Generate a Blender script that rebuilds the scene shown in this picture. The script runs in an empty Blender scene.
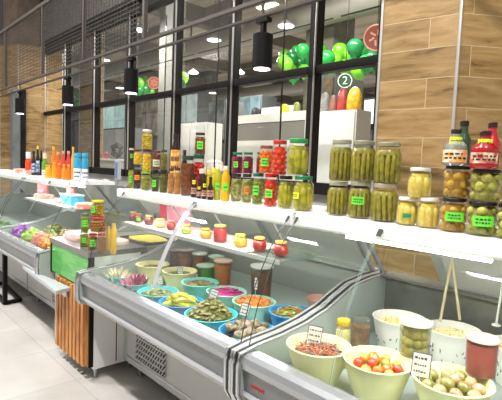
import bpy, math, random
from mathutils import Vector, Matrix
random.seed(7)
C = bpy.context.scene.collection
PI = math.pi
# ------------------------------------------------------------ camera
F, CX, CY, H = 460., 251., 200., 1.5
nd = Vector((-.0386, 1, 35/F)).normalized()
vx = -170-CX; vy = -35+.0386*vx
AX = -Vector((vx, vy, F)).normalized(); AU = -nd; AY = AU.cross(AX)
def ray(px, py):
    d = Vector((px-CX, py-CY, F)); return Vector((d.dot(AX), d.dot(AY), d.dot(AU)))
def onZ(px, py, z):
    r = ray(px, py); r = r*((z-H)/r.z); return Vector((r.x, r.y, z))
def onY(px, py, y):
    r = ray(px, py); r = r*(y/r.y); return Vector((r.x, r.y, r.z+H))
def dep(x, y, z=1.2): return x*AX.z+y*AY.z+(z-H)*AU.z
cd = bpy.data.cameras.new('camera'); cam = bpy.data.objects.new('camera', cd); C.objects.link(cam)
cd.sensor_fit = 'HORIZONTAL'; cd.sensor_width = 36; cd.lens = 36*F/502; cd.clip_start = .02; cd.clip_end = 200
# columns: camera right, up, back in world coordinates
R = Vector((AX.x, AY.x, AU.x)); D = Vector((AX.y, AY.y, AU.y)); W = Vector((AX.z, AY.z, AU.z))
cam.matrix_world = Matrix(((R.x, -D.x, -W.x, 0), (R.y, -D.y, -W.y, 0), (R.z, -D.z, -W.z, H), (0, 0, 0, 1)))
bpy.context.scene.camera = cam
# ------------------------------------------------------------ materials
def lin(c):
    if isinstance(c, str):
        c = tuple(int(c[i:i+2], 16)/255 for i in (0, 2, 4))
    return tuple((v/12.92 if v <= .04045 else ((v+.055)/1.055)**2.4) for v in c)+(1,)
MC = {}
def mat(name, col, rough=.5, metal=0, col2=None, scale=30, emit=0, bump=0, coat=0, stretch=None, kind='noise', sss=0, lo=.4, hi=.6, rot=None):
    if name in MC: return MC[name]
    m = bpy.data.materials.new(name); m.use_nodes = True; nt = m.node_tree
    b = nt.nodes['Principled BSDF']
    b.inputs['Base Color'].default_value = lin(col); b.inputs['Roughness'].default_value = rough
    if name in ('dark_frame', 'black_paint', 'track_grey', 'rail_grey'): b.inputs['Specular IOR Level'].default_value = .15
    b.inputs['Metallic'].default_value = metal; b.inputs['Coat Weight'].default_value = coat
    if emit:
        b.inputs['Emission Color'].default_value = lin(col); b.inputs['Emission Strength'].default_value = emit
    if col2 or bump:
        tc = nt.nodes.new('ShaderNodeTexCoord'); mp = nt.nodes.new('ShaderNodeMapping')
        if stretch: mp.inputs['Scale'].default_value = stretch
        if rot: mp.inputs['Rotation'].default_value = rot
        nt.links.new(tc.outputs['Object'], mp.inputs['Vector'])
        if kind == 'voronoi':
            n = nt.nodes.new('ShaderNodeTexVoronoi'); n.inputs['Scale'].default_value = scale; out = n.outputs['Distance']
        else:
            n = nt.nodes.new('ShaderNodeTexNoise'); n.inputs['Scale'].default_value = scale; n.inputs['Detail'].default_value = 3; out = n.outputs['Fac']
        nt.links.new(mp.outputs['Vector'], n.inputs['Vector'])
        if col2:
            r = nt.nodes.new('ShaderNodeValToRGB'); r.color_ramp.elements[0].position = lo; r.color_ramp.elements[1].position = hi
            r.color_ramp.elements[0].color = lin(col); r.color_ramp.elements[1].color = lin(col2)
            nt.links.new(out, r.inputs['Fac']); nt.links.new(r.outputs['Color'], b.inputs['Base Color'])
        if bump:
            bp = nt.nodes.new('ShaderNodeBump'); bp.inputs['Strength'].default_value = bump; bp.inputs['Distance'].default_value = .01
            nt.links.new(out, bp.inputs['Height']); nt.links.new(bp.outputs['Normal'], b.inputs['Normal'])
    MC[name] = m; return m
def glass(name, tint='F4FAF6', ior=1.45, gl=1.0, rough=.02, haze=0, hazecol='DDE5E0'):
    if name in MC: return MC[name]
    m = bpy.data.materials.new(name); m.use_nodes = True; nt = m.node_tree; nt.nodes.clear()
    o = nt.nodes.new('ShaderNodeOutputMaterial'); t = nt.nodes.new('ShaderNodeBsdfTransparent'); t.inputs[0].default_value = lin(tint)
    g = nt.nodes.new('ShaderNodeBsdfGlossy'); g.inputs['Roughness'].default_value = rough
    fr = nt.nodes.new('ShaderNodeFresnel'); fr.inputs['IOR'].default_value = ior
    mu = nt.nodes.new('ShaderNodeMath'); mu.operation = 'MULTIPLY'; mu.inputs[1].default_value = gl
    mx = nt.nodes.new('ShaderNodeMixShader')
    nt.links.new(fr.outputs[0], mu.inputs[0]); nt.links.new(mu.outputs[0], mx.inputs[0])
    if haze:
        df = nt.nodes.new('ShaderNodeBsdfDiffuse'); df.inputs[0].default_value = lin(hazecol)
        m2 = nt.nodes.new('ShaderNodeMixShader'); m2.inputs[0].default_value = haze
        nt.links.new(t.outputs[0], m2.inputs[1]); nt.links.new(df.outputs[0], m2.inputs[2]); nt.links.new(m2.outputs[0], mx.inputs[1])
    else: nt.links.new(t.outputs[0], mx.inputs[1])
    nt.links.new(g.outputs[0], mx.inputs[2]); nt.links.new(mx.outputs[0], o.inputs[0])
    MC[name] = m; return m
def wood_tiles(name):
    m = bpy.data.materials.new(name); m.use_nodes = True; nt = m.node_tree; b = nt.nodes['Principled BSDF']
    b.inputs['Roughness'].default_value = .45
    uv = nt.nodes.new('ShaderNodeUVMap')
    br = nt.nodes.new('ShaderNodeTexBrick'); br.inputs['Scale'].default_value = 1; br.inputs['Brick Width'].default_value = .62
    br.inputs['Row Height'].default_value = .2; br.inputs['Mortar Size'].default_value = .0025; br.offset = .45
    br.inputs['Color1'].default_value = (0, 0, 0, 1); br.inputs['Color2'].default_value = (1, 1, 1, 1); br.inputs['Mortar'].default_value = (.5, .5, .5, 1)
    nt.links.new(uv.outputs[0], br.inputs['Vector'])
    mp = nt.nodes.new('ShaderNodeMapping'); mp.inputs['Scale'].default_value = (1.3, 7, 1)
    add = nt.nodes.new('ShaderNodeVectorMath'); add.operation = 'ADD'
    sc = nt.nodes.new('ShaderNodeVectorMath'); sc.operation = 'SCALE'; sc.inputs['Scale'].default_value = 7
    nt.links.new(br.outputs['Color'], sc.inputs[0]); nt.links.new(uv.outputs[0], add.inputs[0]); nt.links.new(sc.outputs[0], add.inputs[1])
    nt.links.new(add.outputs[0], mp.inputs['Vector'])
    n = nt.nodes.new('ShaderNodeTexNoise'); n.inputs['Scale'].default_value = 2.2; n.inputs['Detail'].default_value = 7; n.inputs['Roughness'].default_value = .62; n.inputs['Distortion'].default_value = .5
    nt.links.new(mp.outputs[0], n.inputs['Vector'])
    r = nt.nodes.new('ShaderNodeValToRGB'); e = r.color_ramp.elements
    e[0].position = .27; e[0].color = lin('5A4226'); e[1].position = .68; e[1].color = lin('BC9A68')
    k = e.new(.43); k.color = lin('9C7A46')
    nt.links.new(n.outputs['Fac'], r.inputs['Fac'])
    mx = nt.nodes.new('ShaderNodeMixRGB'); mx.blend_type = 'MIX'; mx.inputs['Color2'].default_value = lin('CBB48C')
    nt.links.new(br.outputs['Fac'], mx.inputs['Fac']); nt.links.new(r.outputs['Color'], mx.inputs['Color1'])
    hs = nt.nodes.new('ShaderNodeMixRGB'); hs.blend_type = 'MULTIPLY'; hs.inputs['Fac'].default_value = .22
    nt.links.new(mx.outputs[0], hs.inputs['Color1']); nt.links.new(br.outputs['Color'], hs.inputs['Color2'])
    nt.links.new(hs.outputs[0], b.inputs['Base Color'])
    return m
def tile_floor():
    m = bpy.data.materials.new('floor_tiles'); m.use_nodes = True; nt = m.node_tree; b = nt.nodes['Principled BSDF']
    b.inputs['Roughness'].default_value = .35
    tc = nt.nodes.new('ShaderNodeTexCoord')
    br = nt.nodes.new('ShaderNodeTexBrick'); br.inputs['Scale'].default_value = 1; br.inputs['Brick Width'].default_value = .6; br.inputs['Row Height'].default_value = .6
    br.offset = 0; br.inputs['Mortar Size'].default_value = .003
    br.inputs['Color1'].default_value = lin('B4B0AA'); br.inputs['Color2'].default_value = lin('C4C0BA'); br.inputs['Mortar'].default_value = lin('A29B90')
    nt.links.new(tc.outputs['Object'], br.inputs['Vector'])
    n = nt.nodes.new('ShaderNodeTexNoise'); n.inputs['Scale'].default_value = 3; n.inputs['Detail'].default_value = 4
    nt.links.new(tc.outputs['Object'], n.inputs['Vector'])
    mx = nt.nodes.new('ShaderNodeMixRGB'); mx.blend_type = 'OVERLAY'; mx.inputs['Fac'].default_value = .25
    nt.links.new(br.outputs['Color'], mx.inputs['Color1']); nt.links.new(n.outputs['Fac'], mx.inputs['Color2'])
    nt.links.new(mx.outputs[0], b.inputs['Base Color']); return m
def corrugated():
    m = bpy.data.materials.new('corrugated_metal'); m.use_nodes = True; b = m.node_tree.nodes['Principled BSDF']
    b.inputs['Base Color'].default_value = lin('5E5852'); b.inputs['Roughness'].default_value = .5; return m
STEEL = mat('brushed_steel', 'B9BBBD', .32, .9)
STEELD = mat('stainless_inner', '74746F', .35, .5, col2='85857F', scale=6)
WHITE = mat('white_enamel', 'F2F2F2', .3)
OFFW = mat('offwhite_panel', 'DAD9D4', .45)
BODY = mat('case_body_grey', 'B4B3B0', .4)
BAND = mat('bumper_band_grey', '77797A', .3, .4)
SILV = mat('bumper_silver', 'C4C5C6', .22, .5)
INN = mat('inner_plastic_grey', 'A3ABA4', .4)
DECK = mat('deck_steel', 'A9B4B0', .35, .2)
RUB = mat('black_rubber', '26282A', .5)
BLK = mat('black_paint', '100F0F', .55)
DKF = mat('dark_frame', '1F1C1B', .5)
RAILM = mat('rail_grey', '554F4A', .45, .2)
GRN = mat('green_panel', '3FA23A', .3, col2='63B757', scale=3, stretch=(2, 2, 9), coat=.3)
WOODS = mat('slat_wood', 'C98B4C', .5, col2='A8682F', scale=8, stretch=(6, 6, .8))
GL = glass('case_glass', 'FCFEFC', 1.25, .24)
GLJ = glass('jar_glass', 'FEFFFD', 1.33, .4, .05)
GLW = glass('window_glass', 'F8F8F6', 1.25, .25)
GLE = mat('glass_edge', '3E4A44', .2)
GLEL = mat('glass_edge_light', '90A89A', .2)
PLC = glass('clear_plastic', 'F6F7F4', 1.35, .5, .12, .05, 'E8E8E2')
LAMP = mat('lamp_tube', 'FFFFFF', emit=9)
SPOTE = mat('spot_lens', 'FFF4FF', emit=7)
LABG = mat('label_green', '6BE03C', .5); LABO = mat('label_orange', 'F58B2A', .5); LABY = mat('label_yellow', 'E8EE2C', .5)
LABW = mat('label_white', 'F1EFE8', .5); INK = mat('ink', '23242E', .6)
# ------------------------------------------------------------ mesh builder
class MB:
    def __init__(s): s.v = []; s.f = []; s.m = []
    def add(s, vs, fs, mi=0):
        o = len(s.v); s.v += [tuple(v) for v in vs]; s.f += [tuple(i+o for i in f) for f in fs]; s.m += [mi]*len(fs); return s
    def box(s, x0, x1, y0, y1, z0, z1, mi=0):
        v = [(x, y, z) for x in (x0, x1) for y in (y0, y1) for z in (z0, z1)]
        return s.add(v, [(0, 1, 3, 2), (4, 6, 7, 5), (0, 4, 5, 1), (2, 3, 7, 6), (0, 2, 6, 4), (1, 5, 7, 3)], mi)
    def lathe(s, prof, n=20, cx=0, cy=0, mi=0, sx=1, sy=1, z=0):
        vs = []; fs = []
        for r, h in prof:
            for k in range(n):
                a = 2*PI*k/n; vs.append((cx+r*sx*math.cos(a), cy+r*sy*math.sin(a), z+h))
        for i in range(len(prof)-1):
            for k in range(n):
                k2 = (k+1) % n; fs.append((i*n+k, i*n+k2, (i+1)*n+k2, (i+1)*n+k))
        if prof[0][0] > 0: fs.append(tuple(range(n))[::-1])
        return s.add(vs, fs, mi)
    def cap(s, r, h, n=20, cx=0, cy=0, mi=0, sx=1, sy=1):
        return s.add([(cx+r*sx*math.cos(2*PI*k/n), cy+r*sy*math.sin(2*PI*k/n), h) for k in range(n)], [tuple(range(n))], mi)
    def ball(s, c, r, mi=0, n=10, m=6, sc=(1, 1, 1), rot=None):
        vs = []; fs = []; rm = rot or Matrix.Identity(3); c = Vector(c)
        vs.append(c+rm@Vector((0, 0, -r*sc[2])))
        for i in range(1, m):
            t = -PI/2+PI*i/m
            for k in range(n):
                a = 2*PI*k/n; vs.append(c+rm@Vector((r*sc[0]*math.cos(t)*math.cos(a), r*sc[1]*math.cos(t)*math.sin(a), r*sc[2]*math.sin(t))))
        vs.append(c+rm@Vector((0, 0, r*sc[2])))
        for k in range(n):
            fs.append((0, 1+(k+1) % n, 1+k)); fs.append((len(vs)-1, len(vs)-1-n+k, len(vs)-1-n+(k+1) % n))
        for i in range(m-2):
            for k in range(n):
                a = 1+i*n+k; b = 1+i*n+(k+1) % n; fs.append((a, b, b+n, a+n))
        return s.add(vs, fs, mi)
    def tube(s, pts, r, n=6, mi=0, closed=False):
        pts = [Vector(p) for p in pts]; rs = r if isinstance(r, (list, tuple)) else [r]*len(pts); vs = []; fs = []
        N = len(pts)
        for i, p in enumerate(pts):
            if closed: t = pts[(i+1) % N]-pts[i-1]
            else: t = pts[min(i+1, N-1)]-pts[max(i-1, 0)]
            t.normalize(); up = Vector((0, 0, 1)) if abs(t.z) < .9 else Vector((0, 1, 0))
            a = t.cross(up).normalized(); b = t.cross(a)
            for k in range(n):
                w = 2*PI*(k+.5)/n; vs.append(p+(a*math.cos(w)+b*math.sin(w))*rs[i])
        for i in range(N if closed else N-1):
            j = (i+1) % N
            for k in range(n):
                k2 = (k+1) % n; fs.append((i*n+k, i*n+k2, j*n+k2, j*n+k))
        if not closed: fs.append(tuple(range(n))[::-1]); fs.append(tuple((N-1)*n+k for k in range(n)))
        return s.add(vs, fs, mi)
    def bar(s, a, b, w, h=None, mi=0):
        h = h or w; a = Vector(a); b = Vector(b); t = (b-a).normalized(); up = Vector((0, 0, 1)) if abs(t.z) < .95 else Vector((0, 1, 0))
        p = t.cross(up).normalized()*w/2; q = p.cross(t).normalized()*h/2
        v = [c+i*p+j*q for c in (a, b) for i, j in ((-1, -1), (1, -1), (1, 1), (-1, 1))]
        return s.add(v, [(0, 1, 2, 3), (7, 6, 5, 4), (0, 4, 5, 1), (1, 5, 6, 2), (2, 6, 7, 3), (3, 7, 4, 0)], mi)
    def extr(s, prof, x0, x1, mi=0, closed=True):   # (y,z) profile pushed along x
        n = len(prof); v = [(x, y, z) for x in (x0, x1) for y, z in prof]
        fs = [(i, (i+1) % n, n+(i+1) % n, n+i) for i in range(n if closed else n-1)]
        if closed: fs += [tuple(range(n))[::-1], tuple(range(n, 2*n))]
        return s.add(v, fs, mi)
    def build(s, name, m, parent=None, loc=None, rot=None, smooth=False, ang=40):
        me = bpy.data.meshes.new(name); me.from_pydata(s.v, [], s.f)
        for q in (m if isinstance(m, (list, tuple)) else [m]): me.materials.append(q)
        me.polygons.foreach_set('material_index', s.m)
        if smooth: me.polygons.foreach_set('use_smooth', [True]*len(s.f))
        me.validate(); me.update()
        import bmesh
        bm = bmesh.new(); bm.from_mesh(me); bmesh.ops.recalc_face_normals(bm, faces=bm.faces); bm.to_mesh(me); bm.free()
        if smooth: me.set_sharp_from_angle(angle=math.radians(ang))
        o = bpy.data.objects.new(name, me); C.objects.link(o)
        if parent: o.parent = parent
        if loc: o.location = loc
        if rot: o.rotation_euler = rot
        return o
def tag(o, label=None, cat=None, group=None, kind=None):
    if label: o['label'] = label
    if cat: o['category'] = cat
    if group: o['group'] = group
    if kind: o['kind'] = kind
    return o
def thing(name, label, cat, loc=(0, 0, 0), rz=0, group=None):
    o = bpy.data.objects.new(name, None); C.objects.link(o); o.location = loc; o.rotation_euler = (0, 0, rz); o.empty_display_size = .05
    return tag(o, label, cat, group)
def struct(o):
    o['kind'] = 'structure'; return o
def copy_tree(o, parent=None):
    c = o.copy(); C.objects.link(c); c.parent = parent
    for ch in list(o.children): copy_tree(ch, c)
    return c
# ------------------------------------------------------------ labels on round things
def patch(mb, r, a0, w, z0, z1, mi=0, n=6, off=.0012):
    vs = []
    for z in (z0, z1):
        for k in range(n+1):
            a = a0-w/2+w*k/n; vs.append(((r+off)*math.cos(a), (r+off)*math.sin(a), z))
    mb.add(vs, [(k, k+1, n+2+k, n+1+k) for k in range(n)], mi)
def sticker(parent, r, face, w, z0, z1, m, name='price_sticker', lines=2, a_off=0, ink=None):
    mb = MB(); a0 = face+a_off; wa = w/r
    patch(mb, r, a0, wa, z0, z1)
    rr = random.Random(int(z0*1e5)+int(w*1e6))
    for i in range(lines):
        zc = z0+(z1-z0)*(i+1)/(lines+1); a = a0-wa*.36
        while a < a0+wa*.3:
            q = wa*rr.uniform(.06, .16); patch(mb, r, a+q/2, q, zc-(z1-z0)*.07+rr.uniform(-1, 1)*.0008, zc+(z1-z0)*.08, 1, 2, .0022); a += q+wa*.05
    return mb.build(name, [m, ink or INK], parent)
def facing(x, y): return math.atan2(-y, -x)
# ------------------------------------------------------------ jars
def lidm(col): return mat('lid_'+col, col, .35, .3)
def produce(col, col2, scale=60, rough=.35): return mat('produce_'+col+col2, col, rough, col2=col2, scale=scale, coat=.4)
def jar(label, L, Rr, top, y, zb, kind, cols, lid, stick=None, group=None, name='pickle_jar', cat='jar', liquid=None, x=None, lids=.1, seed=0, squat=False):
    px = (L+Rr)/2
    if x is None: x = onY(px+.4, 200, y).x
    d = dep(x, y); r = (Rr-L)/2*d/F*(1.0 if squat else 1.05); ht = onY(px, top, y).z-zb
    root = thing(name, label, cat, (x, y, zb), 0, group); fa = facing(x, y); rr = random.Random(int(L*10)+seed)
    bl = ht*(1-lids)
    if squat: prof = [(r*.6, 0), (r*.8, bl*.06), (r*.99, bl*.3), (r, bl*.5), (r*.9, bl*.75), (r*.7, bl*.9), (r*.68, bl)]
    else: prof = [(r*.88, 0), (r*.98, bl*.05), (r, bl*.12), (r, bl*.78), (r*.95, bl*.86), (r*.82, bl*.94), (r*.8, bl)]
    MB().lathe(prof, 22).build('glass', GLJ, root, smooth=True)
    m1 = produce(*cols)
    lq = mat('brine_'+(liquid or cols[1]), liquid or cols[1], .3, coat=.3)
    mb = MB(); zt = bl*.93
    if squat: inner = [(r*.56, .003), (r*.78, bl*.07), (r*.965, bl*.3), (r*.975, bl*.5), (r*.87, bl*.75), (r*.66, bl*.9), (0, bl*.9)]
    elif kind == 'mash': inner = [(r*.86, .003), (r*.965, bl*.07), (r*.975, bl*.79), (r*.88, bl*.9), (0, bl*.9)]
    else: inner = [(r*.7, .003), (r*.74, bl*.08), (r*.74, bl*.79), (r*.64, bl*.9), (0, bl*.91)]
    if kind == 'mash' or squat: mb.lathe(inner, 18, mi=0)
    else:
        mb.lathe(inner, 16, mi=1)
    if kind == 'cucumber':
        n = 7; q = r*.34
        for k in range(n):
            a = fa+2*PI*k/n+rr.uniform(-.12, .12); tl = rr.uniform(-.12, .12)
            p = [(math.cos(a+tl*(t-.5))*r*.63, math.sin(a+tl*(t-.5))*r*.63, bl*(.03+.76*t)) for t in (0, .06, .3, .6, .94, 1)]
            mb.tube(p, [q*.3, q*.8, q, q*1.02, q*.8, q*.3], 8, 0)
        for k in range(3):
            a = fa+k*2.1+.4; mb.ball((math.cos(a)*r*.35, math.sin(a)*r*.35, bl*.82), q, 0, 8, 5, (2., 1, .8), Matrix.Rotation(a+1.4, 3, 'Z'))
    elif kind == 'dill':
        n = 13; q = r*.205
        for k in range(n):
            a = fa+2*PI*k/n; tl = rr.uniform(-.2, .2)
            p = [(math.cos(a+tl*(t-.5))*r*.8, math.sin(a+tl*(t-.5))*r*.8, bl*(.03+.76*t)) for t in (0, .06, .4, .94, 1)]
            mb.tube(p, [q*.4, q*.9, q, q*.9, q*.4], 6, 0)
        mb.lathe([(r*.93, bl*.74), (r*.93, bl*.8), (r*.8, bl*.89), (0, bl*.9)], 14, mi=0)
    elif kind in ('round', 'bead'):
        q = r*(.37 if kind == 'round' else .22); z = q; row = 0
        while z < bl*.84:
            n = int(2*PI*r*.66/(q*1.9)) if kind == 'round' else int(2*PI*r*.76/(q*1.9))
            for k in range(n):
                a = fa+2*PI*(k+.5*(row % 2))/n+rr.uniform(-.1, .1); qq = q*rr.uniform(.88, 1.05); rad = r*.97-qq
                mb.ball((math.cos(a)*rad, math.sin(a)*rad, z), qq, 0, 8, 5, (1, 1, rr.uniform(.85, 1)))
            z += q*1.65; row += 1
    mb.build('contents', [m1, lq], root, smooth=True, ang=60)
    lr = r*(.86 if not squat else .76)
    MB().lathe([(lr*.98, bl-ht*.01), (lr, bl), (lr, ht-.003), (lr*.95, ht), (0, ht-.001)], 22).build('lid', lidm(lid), root, smooth=True, ang=30)
    if stick:
        m, f0, f1, w, ao = stick
        sticker(root, r, fa, r*w, bl*f0, bl*f1, m, a_off=ao)
    return root, r, zb+ht, x
def bottle(label, L, Rr, top, y, zb, body, cap, lab=None, lab2=None, group=None, name='bottle', cat='bottle', sh=.6, nk=.3, capf=.1, x=None, bands=None, round_=False):
    px = (L+Rr)/2
    if x is None: x = onY(px, 200, y).x
    d = dep(x, y); r = (Rr-L)/2*d/F*1.07; h = onY(px, top, y).z-zb; fa = facing(x, y)
    root = thing(name, label, cat, (x, y, zb), 0, group)
    prof = [(r*.85, 0), (r, h*.02), (r, h*sh*.9), (r*.93, h*sh), (r*.6, h*(sh+.1)), (r*nk*1.05, h*(sh+.18)), (r*nk, h*(1-capf))]
    if round_: prof = [(r*.85, 0), (r, h*.05), (r, h*.3), (r*.9, h*.42), (r*.92, h*.5), (r*.85, h*.58), (r*.45, h*.72), (r*nk, h*.8), (r*nk, h*(1-capf))]
    MB().lathe(prof, 16).build('body', body, root, smooth=True)
    cr = r*nk*1.15
    MB().lathe([(cr, h*(1-capf)-.002), (cr, h-.002), (cr*.9, h), (0, h)], 12).build('cap', cap, root, smooth=True, ang=30)
    if lab: sticker(root, r, fa, r*2.2, h*lab[1], h*lab[2], lab[0], 'label', 2)
    if lab2: sticker(root, r*lab2[3] if len(lab2) > 3 else r, fa, r*1.1, h*lab2[1], h*lab2[2], lab2[0], 'price_sticker', 1)
    return root, r, zb+h, x
def price_tag(label, px, py, y, z, h=.06, w=.042, tilt=-.25, group='handwritten price tags in the display cases', lean=.1, zc=None):
    x = onY(px, py, y).x; a = facing(x, y)+PI/2
    t = thing('price_tag', label, 'price tag', (x, y, z), a, group)
    mb = MB().box(-w/2, w/2, -.001, .001, 0, h); mb.box(-w/2+.003, w/2-.003, -.0018, -.001, .003, h-.003, 1)
    rr = random.Random(int(px*7))
    for i in range(3):
        zc = h*(.78-.27*i); xx = -w*.36
        while xx < w*.28:
            q = w*rr.uniform(.05, .14); mb.box(xx, xx+q, -.0024, -.0018, zc-h*.035, zc+h*rr.uniform(.02, .06), 0); xx += q+w*.05
    c = mb.build('card', [mat('tag_violet', '4C4766', .5), LABW], t); c.rotation_euler = (lean, tilt, 0)
    k = MB().tube([(0, .002, -.03), (0, .002, .012)], .0015, 5).build('pin', mat('tag_pin', 'D8D8D4', .4), t)
    return t
exec_parts = []
# ============================================================ SETTING
PY_ = 3.5                                    # plane of the glazed partition
fl = struct(MB().box(-48, 8, -5, 30, -.1, 0).build('floor', tile_floor()))
WT = wood_tiles('wood_look_tiles')
def column(cx, cy, a0, w, z1, name, m):      # octagonal clad column; a0 = direction of the first face
    pts = []; R_ = w/(2*math.sin(PI/8))
    for k in range(8): pts.append((cx+R_*math.cos(a0-PI/8+k*PI/4), cy+R_*math.sin(a0-PI/8+k*PI/4)))
    vs = [(x, y, z) for z in (0, z1) for x, y in pts]
    me = bpy.data.meshes.new(name); fs = [(k, (k+1) % 8, 8+(k+1) % 8, 8+k) for k in range(8)]+[tuple(range(8, 16))]
    me.from_pydata(vs, [], fs); uv = me.uv_layers.new(name='UVMap')
    for p in me.polygons:
        for j, li in enumerate(p.loop_indices):
            if p.index < 8: uv.data[li].uv = ((p.index+(1 if j in (1, 2) else 0))*w, z1 if j > 1 else 0)
    me.materials.append(m); o = bpy.data.objects.new(name, me); C.objects.link(o); o['kind'] = 'structure'
    tr = MB()
    for x, y in pts: tr.tube([(x, y, 0), (x, y, z1)], .011, 6)
    t = tr.build('edge_trim', mat('alu_trim', 'C9C7C2', .35, .6)); t.parent = o; t['kind'] = 'structure'
    return o, pts
# chamfered column at the right; its near corner stands at (-1.37, 3.03)
def prism_column(P, z1, name, m):
    n = len(P); me = bpy.data.meshes.new(name)
    me.from_pydata([(x, y, z) for z in (0, z1) for x, y in P], [], [(k, (k+1) % n, n+(k+1) % n, n+k) for k in range(n)]+[tuple(range(n, 2*n))])
    uv = me.uv_layers.new(name='UVMap'); acc = [0]
    for k in range(n): acc.append(acc[-1]+(Vector(P[(k+1) % n])-Vector(P[k])).length)
    for p in me.polygons:
        if p.index < n:
            for j, li in enumerate(p.loop_indices): uv.data[li].uv = (acc[p.index+(1 if j in (1, 2) else 0)], (z1 if j > 1 else 0)+.07)
    me.materials.append(m); o = bpy.data.objects.new(name, me); C.objects.link(o); o['kind'] = 'structure'
    tr = MB()
    for x, y in P: tr.tube([(x, y, 0), (x, y, z1)], .011, 6)
    t = tr.build('edge_trim', mat('alu_trim', 'C9C7C2', .35, .6)); t.parent = o; t['kind'] = 'structure'
def col_from(PA, PE, z1, name, m):
    w = (PE-PA).length; d = (PE-PA).normalized(); nrm = Vector((-d.y, d.x)); mid = (PA+PE)/2
    ap = w/(2*math.tan(PI/8)); c = mid+nrm*ap; a0 = math.atan2(-nrm.y, -nrm.x)
    return column(c.x, c.y, a0, w, z1, name, m)
prism_column([(-1.894, 2.94), (-1.37, 3.03), (-.98, 3.58), (-1.1, 4.1), (-1.7, 4.2), (-2.06, 3.38)], 6, 'column_front', WT)
lx = -11.15
col_from(Vector((lx, 2.74)), Vector((lx+.46, 2.98)), 3.85, 'column_left', WT)
struct(MB().lathe([(.56, 0), (.56, 2.15)], 8, lx-.02, 3.38, z=3.85).build('column_left_top', mat('bare_concrete_brown', '7A6657', .8, col2='655548', scale=4)))
# low wall under the glazing and corrugated fascia above it
struct(MB().box(-30, 6, PY_+.02, PY_+.16, 0, 1.245).build('wall_back', mat('low_wall_grey', 'BDBDB8', .6)))
fa = MB(); x = -30.
while x < -2.2:
    fa.add([(x, PY_-.02, 3.95), (x+.06, PY_-.02, 3.95), (x+.08, PY_+.02, 3.95), (x+.14, PY_+.02, 3.95), (x+.16, PY_-.02, 3.95),
            (x, PY_-.02, 6), (x+.06, PY_-.02, 6), (x+.08, PY_+.02, 6), (x+.14, PY_+.02, 6), (x+.16, PY_-.02, 6)],
           [(i, i+1, i+6, i+5) for i in range(4)]); x += .16
fa.box(-30, -2.2, PY_+.03, PY_+.06, 3.95, 6)
struct(fa.build('wall_upper', corrugated()))
hb = MB()
for z0, z1, y0 in ((3.72, 3.80, -.08), (3.80, 3.86, -.03), (3.86, 3.95, -.10)): hb.box(-30, 6, PY_+y0, PY_+.1, z0, z1)
struct(hb.build('trim_head_beam', DKF))
mx = [-24, -19, -15.6, -12.7, -9.32, -7.96, -6.69, -5.40, -4.20, -2.97, -2.1]
for i in range(len(mx)-1):
    a, b = mx[i], mx[i+1]
    w_ = bpy.data.objects.new('window_%d' % (i+1), None); C.objects.link(w_); w_.location = ((a+b)/2, PY_, 0); w_['kind'] = 'structure'
    ox = -(a+b)/2
    m = MB()
    m.box(b-.037+ox, b+.037+ox, -.06, .06, 1.245, 3.72)
    m.box(a+.055+ox, b-.055+ox, -.05, .05, 2.40, 2.475)
    m.box(a+.055+ox, b-.055+ox, -.07, .06, 1.245, 1.355)
    m.build('window_frame', DKF, w_)['kind'] = 'structure'
    MB().box(b+.038+ox, b+.045+ox, -.075, -.055, 1.355, 3.72).build('window_trim', mat('bright_bead', 'C8C4BE', .3, .7), w_)['kind'] = 'structure'
    MB().box(a+.055+ox, b-.055+ox, -.004, .004, 1.355, 3.72).build('window_pane', GLW, w_)['kind'] = 'structure'
    g = MB()
    for k in range(1, 3):
        zz = 2.475+k*.42; g.bar((a+.05+ox, .3, zz+.12), (b-.05+ox, .3, zz+.12), .012)
    g.bar((a+.5+ox, .3, 1.3), (a+.5+ox, .3, 3.7), .014)
    g.build('window_guard', DKF, w_)['kind'] = 'structure'
# hall beyond the glass
CEIL = 5.7
struct(MB().box(-48, 8, PY_+.2, 30, CEIL, CEIL+.1).build('ceiling', mat('hall_ceiling', '978C7C', .8, col2='B0A594', scale=1.2, stretch=(.4, 3, 1))))
bm_ = MB()
for k in range(12): bm_.box(-46+k*4.4, -45.65+k*4.4, PY_+.3, 29, CEIL-.45, CEIL)
for k in range(9): bm_.box(-47, 7, 5+k*2.6, 5.12+k*2.6, CEIL-.22, CEIL)
struct(bm_.build('trim_ceiling_beams', mat('ceiling_beams', '6E665B', .7)))
dk = MB(); 
for y0 in (8.2, 15): dk.tube([(-46, y0, CEIL-.75), (6, y0, CEIL-.75)], .28, 12)
struct(dk.build('trim_air_duct', mat('duct_grey', '9B968C', .5, .3), smooth=True))
struct(MB().box(-48, 8, 29, 29.2, 0, CEIL).build('wall_far', mat('hall_far_wall', '7F7A72', .8, col2='5F5B56', scale=.7, stretch=(1, 1, 3))))
struct(MB().box(-48.2, -48, -5, 29, 0, 6).build('wall_left', mat('hall_left_wall', '6A655E', .8)))
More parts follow.
